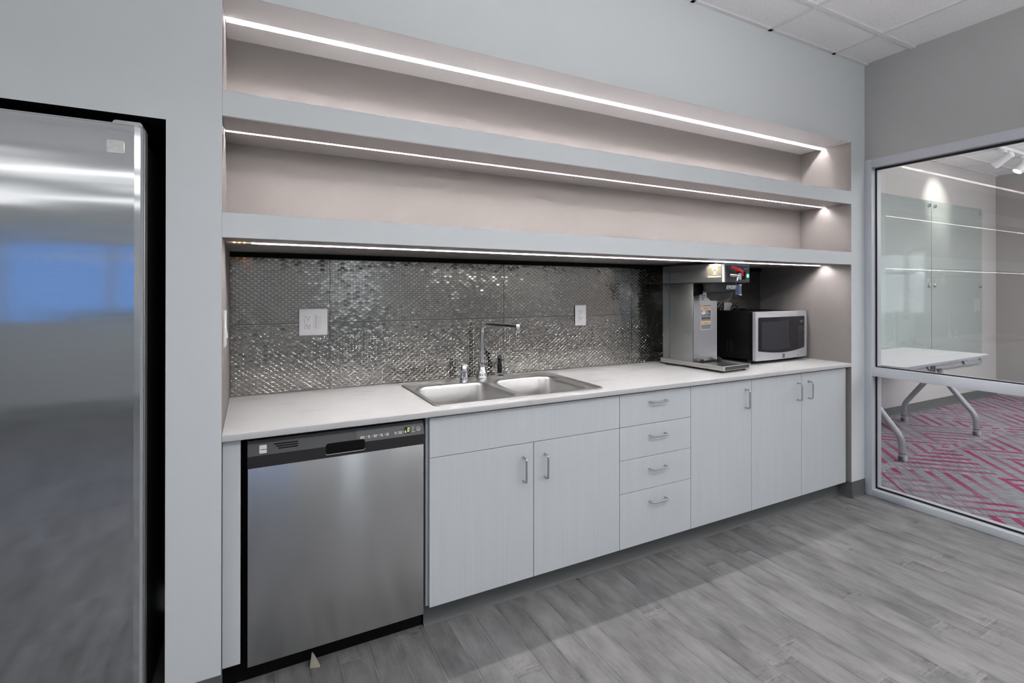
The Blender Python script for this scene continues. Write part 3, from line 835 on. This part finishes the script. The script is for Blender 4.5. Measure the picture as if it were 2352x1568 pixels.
# ================================================================= WALL PLATES
def plate(label, x0, x1, z0, z1, kind):
    t = thing('wall_plate', label, 'wall plate', ((x0 + x1) / 2, D2, z0), 'white wall plates on the backsplash')
    yp = D2 - .0005
    bm = BM(); box(bm, x0, x1, yp - .005, yp, z0, z1, .0015, 2); obj('cover', bm, M['white_plastic'], t)
    return t, yp - .005
def receptacle(t, xc, zc, yp):
    bm = BM(); box(bm, xc - .0165, xc + .0165, yp - .0022, yp + .001, zc - .0335, zc + .0335, .0015, 2); r = obj('receptacle', bm, M['white_plastic'], t)
    for dz in (.019, -.019):
        bm = BM()
        for dx, w, h in ((-.0063, .0011, .0042), (.0063, .0011, .0036)): box(bm, xc + dx - w, xc + dx + w, yp - .0026, yp - .0018, zc + dz + .003 - h, zc + dz + .003 + h)
        lathe(bm, [(.0001, 0), (.0024, 0), (.0024, .0008), (.0001, .0008)], wallm(xc, yp - .0018, zc + dz - .008), 12); obj('socket_slots', bm, M['darkink'], r)
t, yp = plate('wide white wall plate with outlet and rocker switch, left part of the backsplash', .279, .402, 1.121, 1.243, 2)
receptacle(t, .318, 1.182, yp)
bm = BM(); box(bm, .349, .379, yp - .0030, yp + .001, 1.150, 1.2145, .0015, 2); sw = obj('switch_frame', bm, M['white_plastic'], t)
bm = BM(); extrude_x(bm, [(yp - .001, 1.152), (yp - .0045, 1.152), (yp - .0030, 1.180), (yp - .0058, 1.2085), (yp - .001, 1.2085)], .3515, .3765); obj('rocker', bm, M['white_plastic'], sw)
t, yp = plate('narrow white outlet plate right of the faucet on the backsplash', 1.808, 1.887, 1.120, 1.243, 1)
receptacle(t, 1.8475, 1.182, yp)
t, yp = plate('white outlet plate half hidden behind the microwave, black cord plugged in', 3.100, 3.181, 1.128, 1.246, 1)
receptacle(t, 3.140, 1.186, yp)
t = thing('wall_switch', 'white double rocker switch plate on the left side wall of the niche', 'wall switch', (0, .15, 1.13))
bm = BM(); box(bm, .0003, .0065, .085, .205, 1.135, 1.258, .0015, 2); obj('cover', bm, M['white_plastic'], t)
for y in (.122, .168):
    bm = BM(); prism(bm, [(.0, 1.165), (.0115, 1.165), (.0065, 1.20), (.0055, 1.23), (.0, 1.23)], .030, Matrix(((1, 0, 0, .0003), (0, 0, 1, y - .015), (0, 1, 0, 0), (0, 0, 0, 1)))); obj('rocker', bm, M['white_plastic'], t)
cord = bend([(3.135, D2 - .008, 1.168), (3.135, .605, 1.168), (3.115, .600, 1.215), (3.15, .596, 1.232), (3.19, .600, 1.215), (3.20, .605, 1.16), (3.20, .612, 1.0)], .02, 5)
bm = BM(); tube(bm, cord, .0042, 10); box(bm, 3.122, 3.148, D2 - .034, D2 - .0085, 1.154, 1.182, .003)
tag(obj('power_cord', bm, M['black']), 'looped black power cord rising behind the microwave', 'cord')

# ================================================================= COFFEE BREWER
F = Matrix.Translation((2.44, .097, 0)) @ Matrix.Rotation(math.radians(4.2), 4, 'Z')
br = thing('coffee_brewer', 'tall stainless commercial coffee brewer with red hot-water lever', 'coffee brewer', F @ Vector((.12, .22, ZT)))
def fbox(bm, *a, **k): return box(bm, *a, mat=F, **k)
bm = BM(); fbox(bm, -.005, .248, 0, .455, .876, .888, bev=.002)
for q in ((-.005, .004, 0, .455), (.239, .248, 0, .455), (.004, .239, 0, .008), (.004, .239, .447, .455)): fbox(bm, *q, .8875, .9025)
base = obj('base', bm, M['brewer_base'], br)
bm = BM(); fbox(bm, .010, .234, -.0008, .001, .8795, .8985); obj('base_slot', bm, M['darkink'], base)
bm = BM(); fbox(bm, .006, .237, .010, .200, .888, .8915); obj('drip_plate', bm, M['black'], base)
for x, y in ((.015, .03), (.225, .03), (.015, .42), (.225, .42)):
    bm = BM(); lathe(bm, [(.010, ZT + .0002), (.011, .8765)], F @ Matrix.Translation((x, y, 0)), 14); obj('foot', bm, M['black'], base)
for x, y in ((.047, .183), (.206, .180)):
    bm = BM(); lathe(bm, [(.0125, .8915), (.0125, .917), (.011, .919), (.001, .919)], F @ Matrix.Translation((x, y, 0)), 18); obj('stop_peg', bm, M['black'], base)
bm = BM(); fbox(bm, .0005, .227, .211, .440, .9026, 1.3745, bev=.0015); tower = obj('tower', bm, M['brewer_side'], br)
bm = BM(); fbox(bm, -.0004, .001, .386, .389, .904, 1.374); obj('panel_seam', bm, M['darkink'], tower)
bm = BM()
for y in (.235, .262): lathe(bm, [(.0002, -.002), (.0035, -.0018), (.005, 0), (.005, .001)], F @ Matrix.Translation((0, y, 1.061)) @ Matrix.Rotation(PI / 2, 4, 'Y'), 10)
obj('rivet', bm, M['chrome'], tower)
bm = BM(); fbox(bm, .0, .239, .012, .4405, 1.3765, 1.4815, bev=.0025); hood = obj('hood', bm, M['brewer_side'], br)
bm = BM(); fbox(bm, -.0003, .001, .386, .389, 1.378, 1.480); obj('panel_seam', bm, M['darkink'], hood)
FP = F @ wallm(0, .2095, 0)      # plane of the tower front
bm = BM(); prism(bm, [(.004, .904), (.223, .904), (.223, 1.284), (.150, 1.302), (.118, 1.372), (.108, 1.372), (.084, 1.304), (.004, 1.296)], .0016, FP); fp = obj('front_panel', bm, M['brewer_front'], tower, smooth=0)
FL_ = FP @ Matrix.Translation((0, 0, .0017))
flat('painted_shade_panel', [(.004, 1.296), (.084, 1.304), (.108, 1.372), (.004, 1.372)], FP @ Matrix.Translation((0, 0, -.0002)), M['black_gloss'], tower, .001)  # black sheet standing in for the shadow under the hood
flat('spec_label', [(.060, 1.262), (.148, 1.270), (.148, 1.306), (.060, 1.306)], FL_, M['paper'], fp, .0003)
bm = BM()
rs = random.Random(11)
for k in range(3):
    prism(bm, [(.070, 1.296 - k * .011), (.070 + (.045, .036, .03)[k], 1.296 - k * .011), (.070 + (.045, .036, .03)[k], 1.301 - k * .011), (.070, 1.301 - k * .011)], .0002, FL_ @ Matrix.Translation((0, 0, .0004)))
prism(bm, [(.124, 1.285), (.140, 1.285), (.140, 1.301), (.124, 1.301)], .0002, FL_ @ Matrix.Translation((0, 0, .0004)))
prism(bm, [(.095, 1.236), (.166, 1.236), (.166, 1.2395), (.095, 1.2395)], .0002, FL_)
obj('label_print', bm, M['darkink'], fp, smooth=0)
def warn(name, z0, z1, head):
    lab = flat(name, [(.070, z0), (.164, z0), (.164, z1), (.070, z1)], FL_, M['paper'], fp, .0003)
    flat('orange_header', [(.072, z1 - head), (.162, z1 - head), (.162, z1 - .002), (.072, z1 - .002)], FL_ @ Matrix.Translation((0, 0, .0004)), M['orange'], lab, .0002)
    text('header_lettering', 'WARNING', head * .62, M['darkink'], lab, FL_ @ Matrix.Translation((.117, z1 - head / 2 - .001, .0007)), .0001)
    return lab
lab = warn('warning_label', 1.142, 1.228, .014)
bm = BM(); Q = FL_ @ Matrix.Translation((0, 0, .0004))
for x0, x1, z0, z1 in ((.074, .116, 1.175, 1.210), (.120, .161, 1.175, 1.210), (.074, .161, 1.152, 1.172), (.074, .161, 1.145, 1.149)): prism(bm, [(x0, z0), (x1, z0), (x1, z1), (x0, z1)], .0002, Q)
obj('print_block', bm, M['darkink'], lab, smooth=0)
bm = BM(); lathe(bm, [(.0001, .0003), (.0125, .0003), (.0125, .0005), (.0001, .0005)], Q @ Matrix.Translation((.089, 1.194, 0)), 16); lathe(bm, [(.0001, .0003), (.0125, .0003), (.0125, .00052), (.0001, .00052)], Q @ Matrix.Translation((.101, 1.196, 0)), 16)
for k in range(4):
    prism(bm, [(.124, 1.203 - k * .006), (.124 + .012 + .006 * k, 1.203 - k * .006), (.124 + .012 + .006 * k, 1.205 - k * .006), (.124, 1.205 - k * .006)], .0002, Q @ Matrix.Translation((0, 0, .0003)))
obj('print_picture', bm, M['paper'], lab, smooth=0)
lab = warn('caution_label', 1.092, 1.148 - .008, .013)
flat('print_block', [(.074, 1.096), (.161, 1.096), (.161, 1.124), (.074, 1.124)], Q, pbr('label_grey', (.16, .165, .17), .6), lab, .0002)
bm = BM(); prism(bm, [(.148, 1.124), (.161, 1.112), (.161, 1.124)], .0002, Q @ Matrix.Translation((0, 0, .0003))); obj('print_corner', bm, M['darkink'], lab, smooth=0)
# control head
CP = F @ wallm(0, .012, 0)
bm = BM(); prism(bm, rrect(.0095, .238, 1.3775, 1.481, .006, 4), .012, CP); ch = obj('control_head', bm, M['charcoal'], hood, smooth=30)
flat('head_top_trim', [(.010, 1.4725), (.238, 1.4725), (.238, 1.4825), (.010, 1.4825)], CP @ Matrix.Translation((0, 0, .0122)), M['blue_edge'], ch, .0008)
flat('head_side_trim', [(.0, 1.3775), (.0092, 1.3775), (.0092, 1.4815), (.0, 1.4815)], CP, M['white_metal'], ch, .0125)
C2 = CP @ Matrix.Translation((0, 0, .0122))
text('maker_lettering', 'BUNN', .0175, M['ink'], ch, C2 @ Matrix.Translation((.126, 1.4545, 0)), .0003, sx=1.2)
flat('small_print', [(.186, 1.4565), (.225, 1.4565), (.225, 1.4585), (.186, 1.4585)], C2, M['ink'], ch, .0002)
flat('display', [(.120, 1.394), (.198, 1.394), (.198, 1.440), (.120, 1.440)], C2, M['void'], ch, .0004)
bm = BM(); lathe(bm, [(.0001, 0), (.0115, 0), (.0115, .002), (.010, .003), (.0001, .003)], C2 @ Matrix.Translation((.220, 1.4165, 0)), 24); obj('brew_button', bm, M['green_light'], ch)
tp = thing  # (hot-water tap is part of the brewer)
bm = BM()
P = lambda x, y, z: F @ Vector((x, y, z))
tube(bm, [P(.052, .0, 1.420), P(.070, -.020, 1.417), P(.095, -.030, 1.412)], [.011, .0105, .011], 14)
tube(bm, [P(.095, -.030, 1.428), P(.095, -.030, 1.392)], .0125, 14); tube(bm, [P(.082, -.028, 1.404), P(.072, -.030, 1.384)], [.010, .007], 12)
tap = obj('hot_water_tap', bm, M['chrome'], br)
bm = BM(); tube(bm, [P(.030, -.030, 1.462), P(.060, -.031, 1.455), P(.098, -.032, 1.443), P(.113, -.032, 1.436), P(.117, -.032, 1.412)], [.0065, .009, .010, .0105, .0085], 14); obj('red_lever', bm, M['red'], tap)
fn = F @ Matrix.Translation((.112, .108, 0))
bm = BM(); lathe(bm, [(.050, 1.270), (.060, 1.278), (.072, 1.300), (.074, 1.318), (.086, 1.322), (.094, 1.360), (.097, 1.372)], fn, 36); fu = obj('brew_funnel', bm, M['black'], br)
bm = BM(); fa_ = []
for k in range(9):
    a = math.radians(-122 + 58 * k / 8)
    for z in (1.338, 1.360): fa_.append(bm.verts.new(fn @ Vector(((.0925 + (z - 1.338) * .22) * math.cos(a) * 1.01, (.0925 + (z - 1.338) * .22) * math.sin(a) * 1.01, z))))
for k in range(8): bm.faces.new((fa_[2 * k], fa_[2 * k + 2], fa_[2 * k + 3], fa_[2 * k + 1]))
fl_ = obj('funnel_label', bm, M['paper'], fu)
bm = BM()
for a0, a1, z0, z1 in ((-119, -103, 1.350, 1.357), (-119, -106, 1.341, 1.346), (-101, -84, 1.341, 1.349), (-78, -68, 1.339, 1.359)):
    q = [fn @ Vector(((.0925 + (z - 1.338) * .22) * math.cos(math.radians(a)) * 1.016, (.0925 + (z - 1.338) * .22) * math.sin(math.radians(a)) * 1.016, z)) for a, z in ((a0, z0), (a1, z0), (a1, z1), (a0, z1))]
    bm.faces.new([bm.verts.new(v) for v in q])
obj('label_print', bm, M['darkink'], fl_)
bm = BM(); tube(bm, [P(.10, .03, 1.322), P(.14, .022, 1.320), P(.19, .03, 1.322)], .002, 8); obj('funnel_rail', bm, M['chrome'], fu)
bm = BM(); fbox(bm, .131, .145, -.012, .02, 1.306, 1.364, bev=.003); hd = obj('funnel_handle', bm, M['steelblue'], fu)
for z in (1.359, 1.302):
    bm = BM(); fbox(bm, .130, .146, -.013, -.004, z, z + .007, bev=.002); obj('handle_cap', bm, M['white_metal'], hd)
# sticker on the left cheek of the head
SL = F @ Matrix.Translation((-.0004, 0, 0)) @ wallm(0, 0, 0, '-x')   # local x = -y
st = flat('dial_sticker', [(-.108, 1.404), (-.014, 1.404), (-.014, 1.470), (-.108, 1.470)], SL, M['beige'], hood, .0012, 'beige sticker printed with a small dial')
bm = BM(); Q2 = SL @ Matrix.Translation((0, 0, .0014))
for k in range(12):
    a, b = math.radians(15 * k), math.radians(15 * k + 15)
    prism(bm, [(-.058 + r * math.cos(t), 1.445 + r * .95 * math.sin(t)) for r, t in ((.008, a), (.016, a), (.016, b), (.008, b))], .0003, Q2)
for x0, x1, z0, z1 in ((-.068, -.048, 1.4365, 1.439), (-.066, -.050, 1.430, 1.4335), (-.072, -.044, 1.422, 1.426), (-.104, -.018, 1.4065, 1.412)): prism(bm, [(x0, z0), (x1, z0), (x1, z1), (x0, z1)], .0003, Q2)
obj('sticker_print', bm, M['paper'], st, smooth=0)
bm = BM(); lathe(bm, [(.0001, 0), (.003, 0), (.003, .0006), (.0001, .0006)], Q2 @ Matrix.Translation((-.058, 1.447, 0)), 10); obj('sticker_dot', bm, M['darkink'], st)

# ================================================================= MICROWAVE
F = Matrix.Translation((2.887, .230, 0)) @ Matrix.Rotation(math.radians(2.6), 4, 'Z')
MZ0, MZ1 = .8865, 1.1955; MW = .561
mw = thing('microwave', 'black and stainless countertop microwave in the right corner of the worktop', 'microwave', F @ Vector((MW / 2, .18, ZT)))
bm = BM(); fbox(bm, .003, MW - .003, .045, .325, MZ0 + .004, MZ1 - .001, bev=.003); body = obj('body', bm, M['micro_black'], mw)
for x, y in ((.03, .06), (MW - .03, .06), (.03, .30), (MW - .03, .30)):
    bm = BM(); lathe(bm, [(.013, ZT + .0002), (.014, MZ0 + .005)], F @ Matrix.Translation((x, y, 0)), 14); obj('foot', bm, M['black'], body)
bm = BM()
for y in (.205, .182): 
    for k in range(11): fbox(bm, .0024, .0034, y - .003, y + .003, .934 + k * .0068, .9365 + k * .0068)
for k in range(8): fbox(bm, .0024, .0034, .165, .171, .934 + k * .0068, .9365 + k * .0068)
vt = obj('vent', bm, M['charcoal2'], body)
bm = BM(); fbox(bm, .001, .445, .022, .0445, MZ0, MZ1, bev=.003); fbox(bm, .0006, .012, .018, .0444, MZ0 - .0005, MZ1 + .0005, bev=.002); obj('door_frame', bm, M['micro_black'], mw)
# bezel: a slightly bowed steel sheet with a window opening whose lower edge sags
def bow(x): return .010 * math.sin(PI * min(max(x / MW, 0), 1))
def skin(bm, outer, inner, dep):
    """ring between two closed outlines of the same length, bowed forward"""
    o = [bm.verts.new(F @ Vector((x, -bow(x) - dep, z))) for x, z in outer]; i = [bm.verts.new(F @ Vector((x, -bow(x) - dep, z))) for x, z in inner]
    ob = [bm.verts.new(F @ Vector((x, .020, z))) for x, z in outer]; ib = [bm.verts.new(F @ Vector((x, .004 - bow(x), z))) for x, z in inner]
    n = len(o)
    for k in range(n):
        j = (k + 1) % n
        bm.faces.new((o[k], o[j], i[j], i[k])); bm.faces.new((o[k], ob[k], ob[j], o[j])); bm.faces.new((i[k], i[j], ib[j], ib[k]))
def outline(x0, x1, z0, z1, r, sag, n=10):
    out = []
    for k in range(n + 1): x = x0 + r + (x1 - x0 - 2 * r) * k / n; out.append((x, z0 - sag * math.sin(PI * (k / n))))
    for k in range(1, 5): a = math.radians(-90 + 90 * k / 5); out.append((x1 - r + r * math.cos(a), z0 + r + r * math.sin(a)))
    for k in range(n + 1): z = z0 + r + (z1 - z0 - 2 * r) * k / n; out.append((x1, z))
    for k in range(1, 5): a = math.radians(90 * k / 5); out.append((x1 - r + r * math.cos(a), z1 - r + r * math.sin(a)))
    for k in range(n + 1): x = x1 - r - (x1 - x0 - 2 * r) * k / n; out.append((x, z1))
    for k in range(1, 5): a = math.radians(90 + 90 * k / 5); out.append((x0 + r + r * math.cos(a), z1 - r + r * math.sin(a)))
    for k in range(n + 1): z = z1 - r - (z1 - z0 - 2 * r) * k / n; out.append((x0, z))
    for k in range(1, 5): a = math.radians(180 + 90 * k / 5); out.append((x0 + r + r * math.cos(a), z0 + r + r * math.sin(a)))
    return out
bm = BM(); skin(bm, outline(.0, MW, MZ0, MZ1, .003, 0), outline(.024, .535, .946, 1.160, .010, .018), 0); bz_ = obj('bezel', bm, M['micro_front'], mw, smooth=40)
def bowed(bm, pts, dep, th=.002):
    f = [bm.verts.new(F @ Vector((x, -bow(x) + dep, z))) for x, z in pts]; b = [bm.verts.new(F @ Vector((x, -bow(x) + dep + th, z))) for x, z in pts]
    n = len(f); bmesh.ops.triangle_fill(bm, edges=[bm.edges.new((f[k], f[(k + 1) % n])) for k in range(n)], use_beauty=True)
    for k in range(n): j = (k + 1) % n; bm.faces.new((f[k], b[k], b[j], f[j]))
bm = BM(); bowed(bm, outline(.0245, .5345, .9465, 1.1595, .010, .018), .0022); wn = obj('window', bm, M['micro_glass'], mw, smooth=40)
bm = BM(); bowed(bm, outline(.058, .342, .955, 1.131, .006, .008), .0016, .0004); obj('inner_window', bm, M['micro_mesh'], wn, smooth=40)
for zz in (0, 1):
  bm = BM()
  for k in range(14):
    z = MZ0 + .004 + k * (MZ1 - MZ0 - .008) / 14
    if .92 < z + .01 < 1.165 or (z > 1) != zz: continue
    fbox(bm, .4475, .4487, -.0105, -.004, z, z + (MZ1 - MZ0 - .008) / 14)
  obj('door_gap', bm, M['silver'], bz_)
bm = BM()
for r in range(9):
    for c_ in range(3):
        x = .462 + c_ * .024; z = 1.084 - r * .0155
        fbox(bm, x, x + (.013 if r < 2 else .008), -bow(x) + .0012, -bow(x) + .003, z, z + .0045)
obj('keypad', bm, pbr('keypad_print', (.13, .13, .13), .5), wn)
bm = BM(); fbox(bm, .478, .516, -bow(.5) + .0012, -bow(.5) + .003, 1.118, 1.133); obj('clock_display', bm, M['dimgreen'], wn)
lg = BM(); prism(lg, rrect(.268, .291, .894, .919, .002, 3), .0008, F @ wallm(0, -.0098, 0)); lg = obj('badge', lg, M['darkink'], bz_)
bm = BM(); prism(bm, [(.269, .9075), (.276, .9050), (.283, .9065), (.290, .9050), (.290, .9066), (.283, .9082), (.276, .9068)], .0003, F @ wallm(0, -.0108, 0)); 
for z in (.898, .913): prism(bm, [(.272, z), (.287, z), (.287, z + .0016), (.272, z + .0016)], .0003, F @ wallm(0, -.0108, 0))
obj('badge_curve', bm, M['micro_front'], lg)

# ================================================================= MEETING ROOM
tb = thing('folding_table', 'white flip-top meeting table on castors behind the glass', 'table', (5.42, .56, 0))
FT = Matrix.Translation((4.575, .195, 0)) @ Matrix.Rotation(math.radians(2.2), 4, 'Z')
bm = BM(); prism(bm, rrect(0, 1.69, 0, .695, .05, 6), .022, FT @ Matrix.Translation((0, 0, .713))); obj('tabletop', bm, M['table'], tb, smooth=30)
bm = BM(); prism(bm, rrect(-.002, 1.692, -.002, .697, .052, 6), .018, FT @ Matrix.Translation((0, 0, .715))); obj('edge_band', bm, M['table_edge'], tb, smooth=30)
bm = BM(); box(bm, .08, 1.55, .33, .39, .655, .700, .004, mat=FT); obj('beam', bm, M['silver'], tb)
for q, cl in (([(.20, .692), (.20, .652), (.695, .652), (.695, .692)], .62), ([(.81, .692), (.81, .650), (1.44, .650), (1.50, .692)], 1.34)):
    bm = BM(); prism(bm, q, .006, FT @ wallm(0, .10, 0)); mp_ = obj('modesty_panel', bm, M['table'], tb, smooth=0)
    bm = BM(); tube(bm, [FT @ Vector((cl, .09, .690)), FT @ Vector((cl + .035, .088, .654))], .006, 8); obj('clip', bm, M['black'], mp_)
def t_leg(x, ya_, yb_, ym):
    for y in (ya_, yb_):
        bm = BM(); s = 1 if y > ym else -1
        tube(bm, bend([(x, ym + s * .012, .700), (x, ym + s * .03, .52), (x, y, .150 + .03), (x, y, .062)], .085, 7), .0235, 16)
        lg = obj('leg', bm, M['silver'], tb)
        bm = BM(); tube(bm, [(x, y, .066), (x, y, .061)], .0245, 16); obj('collar', bm, M['black'], lg)
        cs = BM(); tube(cs, [(x, y, .062), (x, y, .040)], [.022, .024], 14); cs = obj('castor_housing', cs, M['silver'], tb)
        for dx in (-.016, .016):
            bm = BM(); m_ = Matrix.Translation((x + .012, y + dx, .0268)) @ Matrix.Rotation(PI / 2, 4, 'X')
            lathe(bm, [(.018, -.009), (.0255, -.007), (.0262, 0), (.0255, .007), (.018, .009)], m_, 20); obj('wheel', bm, M['castor' if dx < 0 else 'black'], cs)
t_leg(5.985, .262, .838, .565); t_leg(4.590, .215, .80, .52)

def board(label, x0, x1):
    t = thing('glass_board', label, 'whiteboard', ((x0 + x1) / 2, YM, .44), 'glass writing boards on the meeting room wall')
    bm = BM(); box(bm, x0, x1, YM - .030, YM - .022, .44, 2.345, .001, 1); obj('pane', bm, M['board'], t)
    for x in (x0 + .06, x1 - .06):
        for z in (2.288, 1.392, .500):
            bm = BM(); lathe(bm, [(.012, 0), (.012, .021), (.019, .0302), (.019, .043), (.016, .047), (.001, .047)], wallm(x, YM - .0005, z), 18); obj('standoff', bm, M['nickel'], t)
board('left tinted glass writing board on the meeting room wall, nearer the window frame', 5.58, 6.865)
board('right tinted glass writing board on the meeting room wall, toward the far corner', 6.875, 8.115)
bm = BM(); box(bm, 8.005, 8.145, YM - .012, YM - .0005, 1.02, 1.20, .002); 

bm.free()
tr = thing('track_light', 'white ceiling track with spotlights in the meeting room', 'track light', (7.2, .37, ZC))
bm = BM(); box(bm, 5.6, 8.3, .352, .388, ZC - .034, ZC - .0025, .002); obj('track', bm, M['white_metal'], tr)
def head(x, dirv, lit):
    d = Vector(dirv).normalized(); top = Vector((x, .37, ZC - .036))
    bm = BM(); box(bm, x - .04, x + .04, .356, .384, ZC - .062, ZC - .035, .004); tube(bm, [top + Vector((0, 0, -.02)), top + Vector((0, 0, -.075))], .011, 10); ad = obj('adapter', bm, M['white_metal'], tr)
    c0 = top + Vector((0, 0, -.085)) - d * .06
    q = d.to_track_quat('Z', 'Y').to_matrix().to_4x4(); mm = Matrix.Translation(c0) @ q
    bm = BM(); lathe(bm, [(.012, -.02), (.034, -.01), (.036, .09), (.046, .12), (.046, .155), (.040, .155), (.038, .145)], mm, 20, caps=False); hd = obj('spot_head', bm, M['white_metal'], tr)
    bm = BM(); lathe(bm, [(.0005, .143), (.038, .143), (.038, .146), (.0005, .146)], mm, 18); obj('lamp_face', bm, M['lamp'] if lit > 5 else M['white_plastic'], hd)
    li = bpy.data.lights.new('spot_beam', 'SPOT'); li.energy = lit; li.spot_size = math.radians(62); li.spot_blend = .8; li.color = (1, .95, .87); li.shadow_soft_size = .03
    lo = bpy.data.objects.new('spot_beam', li); COL.objects.link(lo); lo.parent = tr
    lo.location = c0 + d * .165 - Vector(tr.location); lo.rotation_euler = d.to_track_quat('-Z', 'Y').to_euler()
head(6.92, (.10, .62, -.34), 20); head(7.40, (-.30, .30, -.55), 12); head(7.58, (.30, -.35, -.55), 12)

# added pendants, outside the view, brightening the two rooms
def pendant(label, a, b, c, mat, along='x', z=2.25, group='added fill lights over the kitchen'):
    """a..b along the axis, c = the other coordinate"""
    sw = (lambda u, v: (u, v)) if along == 'x' else (lambda u, v: (v, u))
    def bx(bm, u0, u1, v0, v1, *r, **k):
        return box(bm, u0, u1, v0, v1, *r, **k) if along == 'x' else box(bm, v0, v1, u0, u1, *r, **k)
    t = thing('added_pendant', label, 'pendant light', (*sw((a + b) / 2, c), z), group)
    bm = BM(); bx(bm, a, b, c - .07, c + .07, z, z + .05, .006); obj('fill_diffuser', bm, mat, t)
    for u in (a - .008, b):
        bm = BM(); bx(bm, u, u + .008, c - .075, c + .075, z - .004, z + .054); obj('end_cap', bm, M['white_metal'], t)
    for u in (a + .3, b - .3):
        bm = BM(); tube(bm, [(*sw(u, c), z + .049), (*sw(u, c), ZC + .001)], .002, 6); obj('cable', bm, M['white_metal'], t)
pendant('long added fill light above the kitchen, nearest the worktop', -.05, 2.4, -1.55, M['fill_diffuser'], z=2.08)
pendant('short added fill light at the far left of the kitchen', -4.0, -1.7, -1.55, M['fill_diffuser'], z=2.08)
pendant('long added fill light running toward the rear beside the glass wall', -4.8, -1.75, 2.95, M['fill_diffuser'], 'y', 1.85)
pendant('long added fill light above the kitchen, second from the worktop', -2.6, 2.4, -3.3, M['fill_diffuser_rear'])
pendant('long added fill light above the kitchen, by the rear windows', -3.4, 2.4, -4.7, M['fill_diffuser_rear'])
pendant('long added fill light in the meeting room, nearest its writing boards', 4.3, 8.2, -.95, M['fill_diffuser_meeting'], group='added fill lights in the meeting room')
pendant('long added fill light in the meeting room, farther from its writing boards', 4.3, 8.2, -3.2, M['fill_diffuser_meeting'], group='added fill lights in the meeting room')

# ================================================================= OUTSIDE, CAMERA, RENDER SETTINGS
wd = bpy.data.worlds.new('daylight'); S.world = wd; wd.use_nodes = True
g = G(wd.node_tree); bg = wd.node_tree.nodes['Background']
tc = g.N.new('ShaderNodeTexCoord').outputs['Generated']; x, y, z = g.xyz(tc)
blue = g.mix(g.rng(z, 0.0, .35, 0, 1), (.155, .29, .62), (.08, .19, .52))
sky = g.mix(g.rng(x, -.02, .10, 0, 1, True), blue, (.80, .84, .92))
treeline = g.m('ADD', g.m('MULTIPLY', g.noise(g.comb(g.m('MULTIPLY', x, 9), g.m('MULTIPLY', y, 9), 0.0), 1, 4), .035), -.052)
land = g.mix(g.rng(z, -.25, 0, 0, 1), (.16, .165, .17), (.09, .12, .13))
K_ = g.m('GREATER_THAN', z, treeline)
g.K.new(g.mix(K_, land, sky), bg.inputs['Color'])
bg.inputs['Strength'].default_value = 1.6

cam = bpy.data.cameras.new('camera'); co = bpy.data.objects.new('camera', cam); COL.objects.link(co); S.camera = co
yaw, pit, rol = math.radians(27.4823), math.radians(.1365), math.radians(.0266)
fx = Vector((math.cos(yaw), -math.sin(yaw), 0)); fw = Vector((math.sin(yaw), math.cos(yaw), 0)); up = Vector((0, 0, 1))
f2 = fw * math.cos(pit) + up * math.sin(pit); u2 = up * math.cos(pit) - fw * math.sin(pit)
r3 = fx * math.cos(rol) + u2 * math.sin(rol); u3 = u2 * math.cos(rol) - fx * math.sin(rol)
R = Matrix((r3, u3, -f2)).transposed()
co.matrix_world = Matrix.Translation((.0842, -1.8507, 1.3246)) @ R.to_4x4()
cam.sensor_width = 36; cam.sensor_fit = 'HORIZONTAL'
cam.lens = 1150.57 * 36 / 2352; cam.shift_y = -(784 - 666.23) / 2352
cam.clip_start = .02

S.view_settings.view_transform = 'Standard'; S.view_settings.look = 'None'
S.view_settings.exposure = 0.12; S.view_settings.gamma = 1; S.view_settings.use_curve_mapping = False
cy_ = S.cycles
cy_.use_denoising = True; cy_.sample_clamp_indirect = 25
cy_.adaptive_threshold = .03; cy_.max_bounces = 9; cy_.diffuse_bounces = 4; cy_.glossy_bounces = 5; cy_.transparent_max_bounces = 12
cy_.caustics_reflective = False; cy_.caustics_refractive = False
